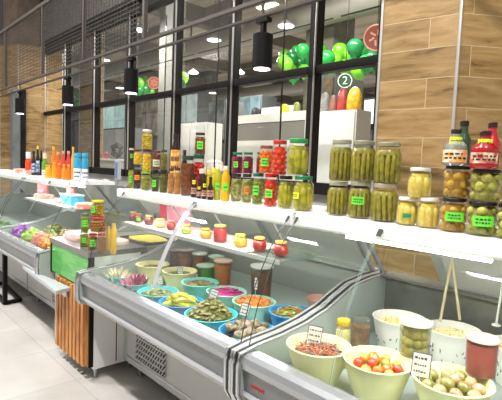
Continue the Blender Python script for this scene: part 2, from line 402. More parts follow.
# overhead lamps of the hall beyond; upper and lower ones are glass reflections modelled as lamps
for i, (px, py) in enumerate(((214, 40), (193, 73), (239, 73), (213, 93), (120, 88), (121, 108), (341, 47), (345, 57), (318, 44), (264, 60), (104, 60), (140, 30), (286, 26))):
    z = 4.7; p = onZ(px, py, z)
    if p.y < PY_+.6 or p.y > 28 or p.x < -45: continue
    t = thing('pendant_lamp', '%s round lamp hanging %s behind the glass' % (['largest', 'small', 'bright', 'faint low', 'low', 'very small', 'upper reflected', 'lower reflected', 'tilted', 'dim', 'left', 'high left', 'high'][i],
        ['between the second and third mullion', 'beside the pale post', 'right of the third mullion', 'above the white cabinet', 'above the turquoise shop', 'over the turquoise shop front', 'in front of the concrete column', 'just above the balloons', 'left of the concrete column', 'behind the big black spotlight', 'far along the glass wall', 'near the head beam', 'above the green balloons'][i]), 'lamp', (p.x, p.y, z), 0, 'round lamps in the hall behind')
    MB().lathe([(.2, 0), (.19, .03), (.1, .09), (.03, .14)], 16).build('shade', mat('lamp_shade_grey', 'A8A6A2', .5), t, smooth=True)
    MB().lathe([(.18, -.012), (.18, -.002), (0, -.002)], 16).build('diffuser', mat('lamp_disc', 'FFFFFF', emit=5), t)
    MB().tube([(0, 0, .13), (0, 0, CEIL-z)], .008, 5).build('cord', DKF, t)
def boxthing(name, label, cat, x0, x1, y0, y1, z0, z1, parts, group=None):
    t = thing(name, label, cat, ((x0+x1)/2, (y0+y1)/2, z0), 0, group); cx, cy = (x0+x1)/2, (y0+y1)/2
    for nm, bx, m in parts:
        mb = MB()
        for b in bx: mb.box(b[0]-cx, b[1]-cx, b[2]-cy, b[3]-cy, b[4]-z0, b[5]-z0)
        mb.build(nm, m, t)
    return t
# pale post and concrete columns behind the glass
p = onY(166, 100, 4.3); struct(MB().box(p.x-.09, p.x+.09, 4.2, 4.4, 0, CEIL).build('column_pale_post', mat('pale_post', '85847D', .6)))
p = onY(338, 40, 9); struct(MB().box(p.x-.75, p.x+.1, 8.7, 9.5, 0, CEIL).build('column_concrete', mat('concrete', '8B8778', .85, col2='787466', scale=3)))
p = onY(205, 110, 13); struct(MB().box(p.x-.32, p.x+.32, 12.8, 13.4, 0, CEIL).build('column_concrete_far', mat('concrete', '8B8778')))
pl = onY(79, 150, 5.2); pr = onY(92, 150, 5.2)
prism_column([(pl.x, 5.2), (pr.x, 5.2), (pr.x, 5.5), (pl.x-.05, 5.5)], CEIL, 'column_rear', WT)
# kiosk with white cabinets behind the glass (dark glazed band, white panels)
def K(px, py, y): q = onY(px, py, y); return q.x, q.z
ky = 4.6
xa, _ = K(233, 120, ky); xb, zt = K(309, 111, ky); _, zb1 = K(236, 125, ky); _, zb2 = K(236, 151, ky)
zt = K(236, 116, ky)[1]; zb1 = K(236, 124, ky)[1]; zb2 = K(236, 141, ky)[1]
WK = mat('kiosk_white', 'D6D4CC', .5); DG = mat('smoked_glass_dark', '5C5E5A', .15)
boxthing('kiosk_cabinet', 'white kiosk cabinet with a dark glazed band, behind the glass wall above the tomato jars', 'cabinet', xa, xb, ky, ky+.6, 0, zt,
         [('body', [(xa, xb, ky, ky+.6, 0, zb2), (xa, xa+.06, ky, ky+.6, zb2, zb1), (xb-.06, xb, ky, ky+.6, zb2, zb1)], WK), ('top', [(xa, xb, ky, ky+.6, zb1, zt)], WK),
          ('back_panel', [(xa+.06, xb-.06, ky+.06, ky+.1, zb2, zb1)], mat('kiosk_back', '8A8780', .6)),
          ('glass_front', [(xa+.06, xb-.06, ky+.01, ky+.016, zb2, zb1)], mat('smoked_glass_front', '7F7C75', .2))])
xc, zc = K(316, 112, ky); xd, _ = K(357, 112, ky)
boxthing('tall_cabinet', 'plain white tall cabinet behind the glass wall, left of the wood-clad column', 'cabinet', xc, xd, ky, ky+.3, 0, zc,
         [('body', [(xc, xd, ky, ky+.3, 0, zc)], mat('cabinet_white2', 'CFCEC8', .5)), ('door', [(xc+.02, xd-.02, ky-.015, ky, .1, zc-.03)], mat('cabinet_white', 'DADAD5', .45))])
xe = xb+.002; xf = xc-.002
boxthing('glass_cabinet', 'narrow dark glass cabinet with goods between the two white cabinets', 'cabinet', xe, xf, ky+.05, ky+.5, 0, zc-.05,
         [('frame', [(xe, xf, ky+.45, ky+.5, 0, zc-.05), (xe, xf, ky+.05, ky+.5, zc-.1, zc-.05), (xe, xf, ky+.05, ky+.5, 0, zb2)], mat('cab_dark', '4A4744', .5)), ('goods', [(xe+.03, xf-.03, ky+.2, ky+.4, zb2, zb2+.12), (xe+.06, xf-.1, ky+.2, ky+.4, zb2+.2, zb2+.3)], mat('goods_mix', 'C8C0B0', .5, col2='3A3430', scale=14))])
xg, zg = K(177, 124, 5.2); xh, _ = K(209, 124, 5.2)
xg, zg = K(177, 124, 4.6); xh, _ = K(206, 124, 4.6)
boxthing('white_cabinet', 'tall white cabinet behind the glass wall, between the second and third mullion', 'cabinet', xg, xh, 4.6, 4.95, 0, zg,
         [('body', [(xg, xh, 4.6, 4.95, 0, zg)], WK), ('door', [(xg+.03, (xg+xh)/2-.01, 4.585, 4.6, .1, zg-.04), ((xg+xh)/2+.01, xh-.03, 4.585, 4.6, .1, zg-.04)], mat('cabinet_white2', 'CFCEC8', .5))])
# bagged goods standing on the kiosk tops
def bag(label, px0, px1, py, y, z, m, name='plastic_bag', cat='bag'):
    a, b = K(px0, 100, y)[0], K(px1, 100, y)[0]; t = K((px0+px1)/2, py, y)[1]; r = (b-a)/2*1.05; h = t-z
    o = MB().lathe([(r*.85, 0), (r, h*.12), (r*1.02, h*.4), (r*.92, h*.7), (r*.6, h*.92), (r*.2, h), (0, h)], 14, sy=.7).build(name, m, smooth=True, loc=((a+b)/2, y, z))
    return tag(o, label, cat, None)
bag('yellow see-through bag of goods standing on the tall white cabinet', 348, 361, 87, ky+.2, zc, mat('bag_yellow', 'DDB52A', .35, col2='C98F1E', scale=18, coat=.4))
bag('red packed bag standing on the tall white cabinet left of the yellow one', 338, 347, 88, ky+.22, zc, mat('bag_red', 'A8372E', .4, col2='7A3028', scale=12))
bag('grey packed bag standing above the narrow dark glass cabinet', 321, 329, 92, ky+.3, zc-.05, mat('bag_grey', '8B8A86', .5, col2='6E6A66', scale=12))
bag('small brown packed bag between the grey and the red one', 330, 337, 95, ky+.25, zc, mat('bag_brown', '8A5A44', .5, col2='6B4536', scale=12))
t_ = K(286, 104, ky)[0]
bag('yellow tub standing on the white kiosk cabinet', 281, 289, 104, ky+.25, zt, mat('tub_yellow', 'E0B818', .4), 'plastic_tub', 'tub')
bag('olive bottle standing on the white kiosk cabinet by the mullion', 294, 300, 102, ky+.25, zt, mat('bottle_olive', '7F8238', .4), 'bottle', 'bottle')
bag('black cap-shaped scale head standing on the white kiosk cabinet', 253, 261, 107, ky+.25, zt, mat('black_plastic', '232325', .5), 'scale_head', 'scale')
# numbered green sign
sx, sz = K(345, 81, 4.45); sg = thing('number_sign', 'round dark green sign with a white figure 2 above the bagged goods', 'sign', (sx, 4.45, sz))
r_ = .088
sb = MB().lathe([(r_, 0), (r_, .012), (0, .012)], 24).build('board', mat('sign_green', '245A38', .4), sg, rot=(PI/2, 0, facing(sx, 4.45)+PI/2))
rg = MB(); rg.tube([(r_*.9*math.cos(k*PI/12), r_*.9*math.sin(k*PI/12), .013) for k in range(24)], .006, 5, closed=True)
rg.build('ring', LABW, sg, rot=(PI/2, 0, facing(sx, 4.45)+PI/2))
MB().tube([(0, -.0, .1), (0, 0, 2.6)], .004, 4).build('hanging_wire', DKF, sg)
def text(s, size, m, parent, loc, rot, name='lettering', ext=.001):
    cu = bpy.data.curves.new(name, 'FONT'); cu.body = s; cu.size = size; cu.align_x = 'CENTER'; cu.align_y = 'CENTER'; cu.extrude = ext; cu.materials.append(m)
    tmp = bpy.data.objects.new(name, cu); C.objects.link(tmp); bpy.context.view_layer.update()
    me = bpy.data.meshes.new_from_object(tmp.evaluated_get(bpy.context.evaluated_depsgraph_get())); bpy.data.objects.remove(tmp)
    if not me.materials: me.materials.append(m)
    o = bpy.data.objects.new(name, me); C.objects.link(o); o.parent = parent; o.location = loc; o.rotation_euler = rot; return o
a_ = facing(sx, 4.45)
text('2', .13, LABW, sg, (math.cos(a_)*.016, math.sin(a_)*.016, 0), (PI/2, 0, a_+PI/2), 'figure')
def disc_sign(label, px, py, y, r, m1, m2):
    x, z = K(px, py, y); s_ = thing('round_sign', label, 'sign', (x, y, z)); a = facing(x, y)+PI/2
    MB().lathe([(r, 0), (r, .02), (0, .02)], 28).build('board', m1, s_, rot=(PI/2, 0, a))
    q = MB(); q.tube([(r*.94*math.cos(k*PI/14), r*.94*math.sin(k*PI/14), .02) for k in range(28)], r*.06, 5, closed=True)
    for k in range(6):
        w = k*PI/3; q.bar((r*.2*math.cos(w), r*.2*math.sin(w), .022), (r*.6*math.cos(w+.4), r*.6*math.sin(w+.4), .022), r*.14, .004)
    q.build('emblem', m2, s_, rot=(PI/2, 0, a)); MB().tube([(0, 0, r), (0, 0, CEIL-z)], .006, 4).build('hanging_wire', DKF, s_)
disc_sign('round orange red sign with pale rim hanging among the green balloons, left', 154, 83, 9, .23, mat('sign_orange', 'B8543A', .5), mat('sign_pale', 'D8A890', .5))
disc_sign('round rust red sign with pale rim beside the wood-clad column', 377, 38, 6, .2, mat('sign_rust', '9A4A38', .5), mat('sign_pale', 'D8A890', .5))
disc_sign('round dark green sign with light rim hanging right of the pale post', 179, 84, 8, .2, mat('sign_dkgreen', '2F6E50', .5), mat('sign_mint', '8FC0A4', .5))
# balloons
bc = [mat('balloon_green', '1F8F3C', .25, coat=.5), mat('balloon_lime', '6FBF2A', .25, coat=.5), mat('balloon_dark_green', '14703A', .25, coat=.5)]
bl = [(287, 66), (292, 59), (297, 53), (285, 56), (303, 52), (290, 71), (299, 64), (306, 60), (284, 63), (294, 77), (304, 72), (320, 52), (327, 60), (334, 62), (340, 52), (349, 62), (355, 49), (357, 62), (346, 68), (362, 53), (359, 72), (371, 60), (323, 66), (331, 69), (366, 65), (352, 55), (376, 66)]
for j, (px, py) in enumerate(bl):
    y = 7.6+(j % 4)*.33; q = onY(px, py, y); r = .175 if px > 310 else .16
    c_ = 1 if (j*7 % 5 < 2) else (2 if j*7 % 5 == 2 else 0)
    if (px, py) in ((320, 52), (359, 72), (340, 52)): c_ = 1
    o = MB().lathe([(.012, -.03), (.03, 0), (r*.75, r*.5), (r, r*1.15), (r*.92, r*1.6), (r*.55, r*2), (0, r*2.15)], 14).build('balloon', bc[c_], smooth=True, loc=(q.x, y, q.z-r))
    side = 'left' if px < 308 else 'right'
    tag(o, ['deep green', 'bright lime green', 'dark bottle green'][c_]+' balloon in the cluster %s of the thick mullion behind the glass' % side, 'balloon', 'green balloons behind the glass wall')
bl2 = [(80, 96), (86, 101), (78, 105), (88, 94), (84, 108), (138, 84), (143, 90), (149, 93), (140, 96), (146, 82), (137, 91), (182, 79), (176, 90)]
for j, (px, py) in enumerate(bl2):
    y = 8.2+(j % 5)*.45; q = onY(px, py, y); r = .22; c_ = j % 2
    o = MB().lathe([(.012, -.03), (.03, 0), (r*.75, r*.5), (r, r*1.15), (r*.92, r*1.6), (r*.55, r*2), (0, r*2.15)], 14).build('balloon', bc[c_], smooth=True, loc=(q.x, y, q.z-r))
    w_ = 'above the rear wood column at far left' if px < 100 else ('around the round orange red sign' if px < 160 else 'beside the dark green round sign')
    tag(o, ['deep green', 'bright lime green'][c_]+' balloon '+w_, 'balloon', 'green balloons further along')
# shops seen far beyond the glass
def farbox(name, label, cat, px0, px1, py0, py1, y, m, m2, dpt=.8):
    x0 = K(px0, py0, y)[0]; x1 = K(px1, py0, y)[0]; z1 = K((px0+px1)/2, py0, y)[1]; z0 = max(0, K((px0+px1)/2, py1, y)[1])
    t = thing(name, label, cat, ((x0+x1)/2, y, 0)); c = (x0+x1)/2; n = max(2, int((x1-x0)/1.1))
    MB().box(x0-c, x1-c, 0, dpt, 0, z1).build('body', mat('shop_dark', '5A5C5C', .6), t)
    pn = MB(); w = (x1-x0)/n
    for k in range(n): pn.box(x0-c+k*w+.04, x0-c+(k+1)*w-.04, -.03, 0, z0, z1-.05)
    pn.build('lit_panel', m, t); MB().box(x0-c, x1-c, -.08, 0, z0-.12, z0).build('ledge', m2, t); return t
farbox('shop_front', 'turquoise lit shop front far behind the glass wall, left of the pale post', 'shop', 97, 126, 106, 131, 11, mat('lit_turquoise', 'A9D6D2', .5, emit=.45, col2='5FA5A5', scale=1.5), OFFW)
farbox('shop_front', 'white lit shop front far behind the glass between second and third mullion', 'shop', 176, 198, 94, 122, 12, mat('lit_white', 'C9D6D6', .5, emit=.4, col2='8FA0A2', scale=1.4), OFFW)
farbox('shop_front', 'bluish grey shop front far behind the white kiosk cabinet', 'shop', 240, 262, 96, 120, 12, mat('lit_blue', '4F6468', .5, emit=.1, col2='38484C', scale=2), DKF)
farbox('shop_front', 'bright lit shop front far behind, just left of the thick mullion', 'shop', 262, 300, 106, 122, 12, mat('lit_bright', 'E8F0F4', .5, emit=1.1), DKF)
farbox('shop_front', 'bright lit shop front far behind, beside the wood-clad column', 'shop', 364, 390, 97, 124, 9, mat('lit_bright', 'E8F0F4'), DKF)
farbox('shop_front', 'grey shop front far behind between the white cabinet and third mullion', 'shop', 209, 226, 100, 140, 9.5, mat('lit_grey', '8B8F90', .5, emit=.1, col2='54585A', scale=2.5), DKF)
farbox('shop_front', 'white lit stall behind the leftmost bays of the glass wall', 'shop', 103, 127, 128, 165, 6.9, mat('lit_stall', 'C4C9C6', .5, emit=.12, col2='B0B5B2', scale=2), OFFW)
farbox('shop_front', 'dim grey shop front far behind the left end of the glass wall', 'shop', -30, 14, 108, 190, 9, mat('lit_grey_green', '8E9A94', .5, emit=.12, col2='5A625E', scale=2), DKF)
farbox('shop_front', 'dark brown stall with patterned goods behind the thick mullion', 'shop', 311, 336, 76, 112, 6.2, mat('stall_brown', '7A5A38', .6, col2='3E4A34', scale=9), DKF)
farbox('shop_front', 'pale stall with brown shelves behind the pale post', 'shop', 134, 160, 100, 136, 8, mat('stall_tan', '9C8E70', .6, col2='C9CBC4', scale=3), DKF)
# dark round wreath and red flowers behind the first bays
def clump(name, label, cat, px, py, y, r, m, n=24, group=None):
    q = onY(px, py, y); mb = MB(); rr = random.Random(n+int(px))
    for k in range(n):
        a = rr.uniform(0, 2*PI); b = rr.uniform(-1, 1); R0 = r*.7
        mb.ball((R0*math.cos(a), .04*b, R0*math.sin(a)), r*rr.uniform(.18, .3), rr.randrange(len(m)), 6, 4)
    o = mb.build(name, m, smooth=True, loc=(q.x, y, q.z)); return tag(o, label, cat, group, None)
wr = clump('dried_wreath', 'dark round wreath standing behind the first window bay', 'wreath', 117, 150, 4.75, .2, [mat('wreath_dark', '3C3838', .8), mat('wreath_dark2', '5A5450', .8)], 30)
q = onY(114, 150, 4.75); 
boxthing('display_stand', 'low pale display stand behind the first window bay', 'stand', q.x-.5, q.x+.5, 4.6, 4.9, 0, q.z-.2, [('body', [(q.x-.5, q.x+.5, 4.6, 4.9, 0, q.z-.24)], mat('stand_pale', 'A7A49D', .6)), ('top', [(q.x-.53, q.x+.53, 4.57, 4.93, q.z-.24, q.z-.2)], OFFW)])
fw = clump('flower_bunch', 'bunch of red flowers on the low pale display stand', 'flowers', 106, 156, 4.75, .11, [mat('flower_red', 'C43A4A', .6), mat('flower_pink', 'D98A90', .6)], 26)
# ------------------------------------------------------------ mesh screen and track with black spotlights
sy_ = 2.0
ms = thing('mesh_screen', 'grey metal mesh screen hanging above the counters on a long rail', 'mesh screen', (-6, sy_, 2.52)); ox, oz = 6, -2.52
zr0, zr1 = 2.52, 3.39
MB().box(-14+ox, 2+ox, -.016, .016, zr0+oz-.012, zr0+oz+.012).build('lower_rail', RAILM, ms)
MB().box(-14+ox, 2+ox, -.014, .014, zr0+oz-.104, zr0+oz-.09).build('lamp_track', mat('track_grey', '4A4540', .45, .2), ms)
MB().box(-14+ox, 2+ox, -.02, .02, zr1+oz-.02, zr1+oz+.02).build('upper_rail', RAILM, ms)
for px in (20, 68, 131, 261, 190, 100, -20):
    xx = onY(px, 60, sy_).x; MB().box(xx+ox-.008, xx+ox+.008, -.006, .006, zr0+oz-.09, zr0+oz-.012).build('track_hanger', RAILM, ms)
for px in (6, 43, 84, 144, -30): 
    xx = onY(px, 60, sy_).x
    MB().box(xx+ox-.017, xx+ox+.017, -.017, .017, zr0+oz+.02, 6+oz if px in (84, 144) else zr1+oz-.02).build('post', RAILM, ms)
wm = MB(); z = zr0+.06
while z < zr1-.03: wm.box(-14+ox, -3.7+ox, -.0028, .0028, z+oz-.0028, z+oz+.0028); z += .04
x = -14
while x < -3.7: wm.box(x+ox-.0022, x+ox+.0022, -.006, -.002, oz+zr0, oz+zr1); x += .06
wm.build('wire_mesh', mat('mesh_wire', '45403B', .5, .3), ms)
for i, (px, pw) in enumerate(((20, 0), (68, 0), (131, 0), (261, 0))):
    xx = onY(px, 90, sy_).x; t = thing('track_spotlight', 'black cylinder spotlight on the long rail, '+['leftmost, by the far wood column', 'second from the left', 'third from the left, near the pale post', 'nearest and largest, above the beet jars'][i], 'spotlight', (xx, sy_, 2.10), 0, 'black cylinder spotlights on the rail')
    MB().lathe([(.058, 0), (.063, .005), (.063, .205), (.055, .21), (0, .21)], 20).build('housing', BLK, t, smooth=True, ang=30)
    MB().lathe([(.05, -.004), (.05, .003), (0, .003)], 18).build('lens', SPOTE, t)
    MB().box(-.014, .014, -.014, .014, .21, .29).box(-.05, .05, -.022, .022, .28, .305).build('bracket', BLK, t)
# steel post at far left
p = onY(14, 150, 2.9)
struct(MB().box(p.x-.1, p.x+.1, 2.85, 3.05, 0, 2.9).build('column_steel', mat('steel_post', '83888A', .4, .3)))
p2 = onY(20, 150, 3.0)
struct(MB().box(p2.x-.06, p2.x+.06, 3.0, 3.1, 0, 2.9).build('column_dark_post', DKF))
# black stand on the floor at far left
st = thing('sign_stand', 'black metal floor stand with rectangular foot at the far left edge', 'stand', (-5.2, 1.35, 0))
a, b, c = onZ(5, 303, .02), onZ(20, 300, .02), onZ(3, 283, .02); o_ = Vector((-5.2, 1.35, 0)); dd = a+(c-b)
MB().bar(a-o_, b-o_, .035).bar(b-o_, c-o_, .035).bar(c-o_, dd-o_, .035).bar(dd-o_, a-o_, .035).build('foot', BLK, st)
tp = Vector((a.x, a.y, .54)); MB().bar(a-o_, tp-o_, .04).build('post', BLK, st)
# ============================================================ DISPLAY CASES
RIM = [(1.165, .70), (1.170, .755), (1.25, .775), (1.40, .785), (1.55, .805), (1.69, .84), (1.80, .885), (1.90, .922), (2.05, .94), (2.22, .945)]
GC = [(1.215, .772), (1.229, .845), (1.255, .94), (1.296, 1.032), (1.36, 1.15), (1.42, 1.23), (1.478, 1.29)]
DZ = .655
def display_case(x0, x1, label, rear=None, split=None, oh=0, ohr=0, step=False, joints=(), joint_mat=None, inner=True, haze=None, grille=None, lampx=None, side_glass=False):
    t = thing('display_case', label, 'display case', (x0, 1.5, 0)); ofs = (-x0, -1.5, 0)
    def part(mb, name, m, parent=t, **k): return mb.build(name, m, parent, loc=ofs if parent is t else None, **k)
    e = .042
    bz = [(1.50, .10), (1.50, .42), (1.42, .49), (1.27, .535), (1.205, .56), (1.185, .60), (1.26, .60), (1.26, DZ-.03), (2.18, DZ-.03), (2.18, .10)]
    part(MB().extr(bz, x0+e, x1-e), 'body', BODY)
    part(MB().extr([(1.185, .60), (1.172, .70), (1.20, .70), (1.22, .60)], x0+e, x1-e), 'bumper_band', BAND)
    part(MB().extr([(1.172, .70), (1.160, .712), (1.158, .735), (1.168, .755), (1.19, .765), (1.235, .768), (1.245, .76), (1.245, .70)], x0+e, x1-e), 'bumper_rail', mat('rail_alu', 'A2A4A6', .25, .6))
    part(MB().extr([(1.18, .595), (1.165, .605), (1.175, .618), (1.19, .612)], x0+e, x1-e).box(x0+e, x1-e, 1.497, 1.499, .14, .15), 'bumper_lower_trim', SILV)
    part(MB().box(x0+e, x1-e, 1.26, 2.18, DZ-.03, DZ), 'deck', DECK)
    if step: part(MB().box(x0+e, x1-e, 1.785, 2.175, DZ, .722), 'rear_step', DECK)
    part(MB().extr([(1.245, .70), (1.25, .74), (1.262, .74), (1.262, DZ), (1.245, DZ)], x0+e, x1-e), 'inner_front_lip', INN)
    part(MB().extr([(2.18, .10), (2.18, .93), (2.12, .945), (2.12, .955), (2.24, .955), (2.24, .10)], x0+e, x1-e), 'rear_wall', rear or STEELD)
    part(MB().box(x0+.1, x1-.1, 1.62, 2.1, .02, .10), 'plinth', mat('plinth_dark', '55565A', .6))
    for fx in (x0+.12, x1-.12):
        part(MB().lathe([(.022, 0), (.022, .012), (.01, .014), (.01, .101)], 10, fx, 1.56), 'foot', STEEL)
    for s, ex in ((-1, x0), (1, x1-e)):
        pr = RIM+[(2.24, .10), (1.50, .10), (1.50, .42), (1.42, .49), (1.27, .53), (1.19, .56), (1.165, .60)]
        ep = part(MB().extr(pr, ex+.003, ex+e-.003), 'end_panel', mat('end_panel_grey', 'A9B1AB', .35))
        rb = MB(); rim = [(1.175, .56), (1.152, .60), (1.150, .72), (1.158, .762)]+RIM[2:]
        rb.tube([(ex+e/2, y, z+.004) for y, z in rim], .008, 6)
        rb.build('rubber_strip', RUB, ep, smooth=True)
        sl = MB()
        for q in (.006, e-.006): sl.tube([(ex+q, y-.002, z+.005) for y, z in rim], .0075, 6)
        sl.build('rim_trim', SILV, ep, smooth=True)
    # top shelf with lip
    part(MB().box(x0+.01-oh, x1-.01-ohr, 1.49, 1.90, 1.272, 1.30).extr([(1.478, 1.243), (1.470, 1.252), (1.470, 1.296), (1.478, 1.302), (1.50, 1.302), (1.50, 1.243)], x0+.01-oh, x1-.01-ohr), 'top_shelf', WHITE)
    lx0, lx1 = lampx or (x0+.1, x1-.1)
    part(MB().box(*((lx0, lx1, 1.482, 1.498, 1.231, 1.243) if lampx else (lx0, lx1, 1.53, 1.56, 1.262, 1.271))), 'lamp_strip', LAMP)
    # rear struts and sliding panes
    for sx in (x0+.03, x1-.03, *( [(x0+x1)/2] if x1-x0 < 3 else [x0+1.5, x0+3] )):
        part(MB().bar((sx, 2.17, .95), (sx, 1.885, 1.275), .02), 'rear_strut', STEEL)
    sm = split or (x0+x1)/2
    for a, b, dy in ((x0+.05, sm+.03, 0), (sm-.03, x1-.05, .02)):
        part(MB().extr([(2.15+dy, .955), (1.875+dy, 1.27), (1.879+dy, 1.27), (2.154+dy, .955)], a, b), 'sliding_pane', haze or (GL if dy == 0 else glass('frosted_pane', 'F0F2F0', 1.3, .4, .1, .6, 'DADDDA')))
    # curved front glass, one part per panel
    js = [x0+.02]+list(joints)+[x1-.02]
    for i in range(len(js)-1):
        a, b = js[i]+.004, js[i+1]-.004; th = .004
        outer = GC; inner_ = [(y+th, z-.001) for y, z in GC]
        g = part(MB().extr(outer+inner_[::-1], a, b), 'front_glass', GL, smooth=True, ang=25)
        for xx, m in ((a, joint_mat if i > 0 and joint_mat else GLE), (b, joint_mat if i < len(js)-2 and joint_mat else GLE)):
            ed = MB(); ed.tube([(xx, y, z) for y, z in GC], .0012 if m is GLEL else .0024, 5); ed.build('glass_edge', m, g)
        for xx in (a, b):
            MB().tube([(xx, 1.452, 1.262), (xx, 1.468, 1.285)], .005, 6).build('glass_clip', RUB, g)
    if side_glass:
        k = [(y+.01, z) for y, z in GC[::-1]]; pr = k+[(y, z+.01) for y, z in RIM[2:8]]+[(1.88, 1.27)]
        sg_ = part(MB().extr(pr, x0+.012, x0+.017), 'side_glass', GL)
    if inner:
        s_ = part(MB().box(x0+.022, x1-.06, 1.46, 1.76, 1.070, 1.080), 'inner_shelf', glass('shelf_glass', 'E6F2EA', 1.4, .8, .05, .12, 'CFE0D6'))
        MB().box(x0+.022, x1-.30, 1.47, 1.75, 1.080, 1.0815).build('shelf_layer', mat('pink_mottle', 'DDA8A4', .5, col2='E6D2CE', scale=14), s_)  # thin layer mottled pink and white on the glass shelf
        MB().box(x0+.022, x1-.06, 1.454, 1.46, 1.064, 1.083).build('shelf_edge', mat('shelf_edge', 'B7B9B5', .35, .4), s_)
        for sx in (x0+.35, x0+.8, x1-.28): MB().bar((sx, 1.74, 1.08), (sx, 1.60, 1.272), .010).build('shelf_hanger', mat('hanger', '9CA19E', .4, .3), s_)
    if grille:
        g0, g1 = grille; g = MB(); g.box(g0, g1, 1.494, 1.4995, .17, .40)
        gp = part(g, 'vent_panel', mat('vent_dark', '2A2A2C', .6))
        s2 = MB(); n = int((g1-g0)/.028)
        for k in range(n+1):
            xx = g0+k*(g1-g0)/n
            for r_i in range(6):
                zz = .172+r_i*.038; s2.bar((xx, 1.490, zz), (xx+.02, 1.490, zz+.03), .009, .006)
        for r_i in range(7): s2.box(g0, g1, 1.488, 1.494, .165+r_i*.038, .174+r_i*.038)
        s2.build('vent_slats', BODY, gp)
    return t
hz = glass('hazy_pane', 'F0F3F0', 1.3, .5, .1, .35, 'C2C8C2')
RW = mat('rear_wall_pale', '9DA49C', .4, .2)
display_case(-2.90, -1.331, 'middle glass display case filled with blue bowls and small preserve jars', RW, joints=(-2.055,), joint_mat=GLEL, haze=hz, grille=(-2.72, -2.36), oh=.1, step=True, side_glass=True)
display_case(-1.329, .25, 'nearest glass display case at the right with pale yellow bowls', None, -.95, joints=(-.90,), joint_mat=GLEL, inner=False, lampx=(-1.06, -.525))
display_case(-5.05, -3.64, 'far glass display case at the left holding salads and meat', RW, joints=(-4.3,), joint_mat=GLEL, haze=hz, grille=(-4.3, -3.9), ohr=.26, inner=True, side_glass=True)
display_case(-7.4, -5.07, 'farthest glass display case at the left edge of the row', RW, joints=(-6.2,), joint_mat=GLEL, haze=hz, grille=None, inner=False)
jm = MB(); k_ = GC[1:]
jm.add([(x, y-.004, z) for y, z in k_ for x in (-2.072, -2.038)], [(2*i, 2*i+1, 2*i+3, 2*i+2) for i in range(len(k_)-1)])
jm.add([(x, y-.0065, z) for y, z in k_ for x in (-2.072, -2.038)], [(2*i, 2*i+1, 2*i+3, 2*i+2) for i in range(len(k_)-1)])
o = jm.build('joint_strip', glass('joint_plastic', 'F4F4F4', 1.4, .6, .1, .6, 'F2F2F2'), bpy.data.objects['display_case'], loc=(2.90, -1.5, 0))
# ============================================================ JARS ON TOP OF THE CASES
SH = 1.302
G1 = 'pickle jars on the top shelf of the cases'
DILL = ('A39630', '7C7420', 40); 
def J(*a, **k): return jar(*a, group=k.pop('group', None), **k)
yA = 1.60
lo1 = jar('litre jar of dull green dill cucumbers, lower left of the block of six', 327.3, 347.4, 181.5, yA, SH, 'dill', DILL, 'A9A48A', None, 'litre jars of dull green cucumbers', liquid='877D2C')
lo2 = jar('lower middle litre jar of dull green cucumbers with a green sticker', 348.8, 370, 181.5, yA, SH, 'dill', DILL, 'A9A48A', (LABG, .42, .66, 1.1, -.2), 'litre jars of dull green cucumbers', liquid='877D2C')
lo3 = jar('litre jar of dull green dill cucumbers, lower right of the block of six', 371.8, 396.5, 183.5, yA, SH, 'dill', DILL, 'A9A48A', None, 'litre jars of dull green cucumbers', liquid='877D2C')
for k, (q, L, R_, tp, lb) in enumerate(((lo1, 329.5, 350.3, 139.8, 'left'), (lo2, 351, 374, 141, 'middle'), (lo3, 374.7, 399.5, 142.5, 'right'))):
    jar('%s upper litre jar of dull green cucumbers in the block of six' % lb, L, R_, tp, yA, q[2]+.001, 'dill', DILL, '9C987E' if k else 'B0AC96', None, 'litre jars of dull green cucumbers', liquid='877D2C', x=q[3]+(.006 if k < 2 else .004), lids=.09)
CORN = ('E6D06A', 'CFB548', 25)
s1 = jar('small jar of pale yellow baby corn, white lid, green sticker, lower left', 397.6, 417.6, 197, 1.58, SH, 'cucumber', CORN, 'E6E4DA', (mat('label_dkgreen', '2FA05A', .5), .3, .48, .8, 0), 'small white-lidded jars of baby corn')
s2 = jar('small jar of pale yellow baby corn, white lid, beside the mushroom jars', 418.8, 439.6, 197.7, 1.58, SH, 'cucumber', CORN, 'E6E4DA', None, 'small white-lidded jars of baby corn')
jar('small white-lidded jar of baby corn standing on top of the two others', 409.4, 431.2, 167.8, 1.58, s1[2]+.001, 'cucumber', CORN, 'E6E4DA', None, 'small white-lidded jars of baby corn', x=(s1[3]+s2[3])/2)
MUSH = ('D6A63A', '9E751F', 20); OLV = ('C4BC58', '8A8832', 14)
m1_ = jar('lower black-lidded jar of small brown mushrooms with a green sticker', 441.4, 466.8, 197.7, 1.57, SH, 'round', MUSH, '23231F', (LABG, .36, .66, 1.3, .1), 'black-lidded jars at the right')
m2_ = jar('lower black-lidded jar of green tomatoes with a green sticker', 468.8, 497.4, 201.5, 1.57, SH, 'round', OLV, '23231F', (LABG, .32, .66, 1.3, .1), 'black-lidded jars at the right')
m3_ = jar('upper black-lidded jar of small brown mushrooms under the clear bottle', 443.8, 469.2, 165.8, 1.57, m1_[2]+.001, 'round', MUSH, '23231F', None, 'black-lidded jars at the right', x=m1_[3]+.004)
m4_ = jar('upper black-lidded jar of big green tomatoes under the red bottle', 471.3, 499.4, 169.3, 1.57, m2_[2]+.001, 'round', OLV, '23231F', None, 'black-lidded jars at the right', x=m2_[3]+.003)
jar('black-lidded jar of green tomatoes cut by the right edge of the picture', 499.2, 526, 204, 1.57, SH, 'round', OLV, '23231F', None, 'black-lidded jars at the right')
CLB = glass('bottle_clear', 'F2F2EC', 1.4, .8, .05, .25, 'D9DCD2'); RDB = mat('bottle_red', 'A3121C', .25, coat=.5); DGB = mat('bottle_darkgreen', '2F4A30', .2, coat=.5)
PICL = mat('label_fruit', 'E9E2CC', .5, col2='E8A33A', scale=45); BCAP = mat('cap_brownblack', '2B1D1A', .35)
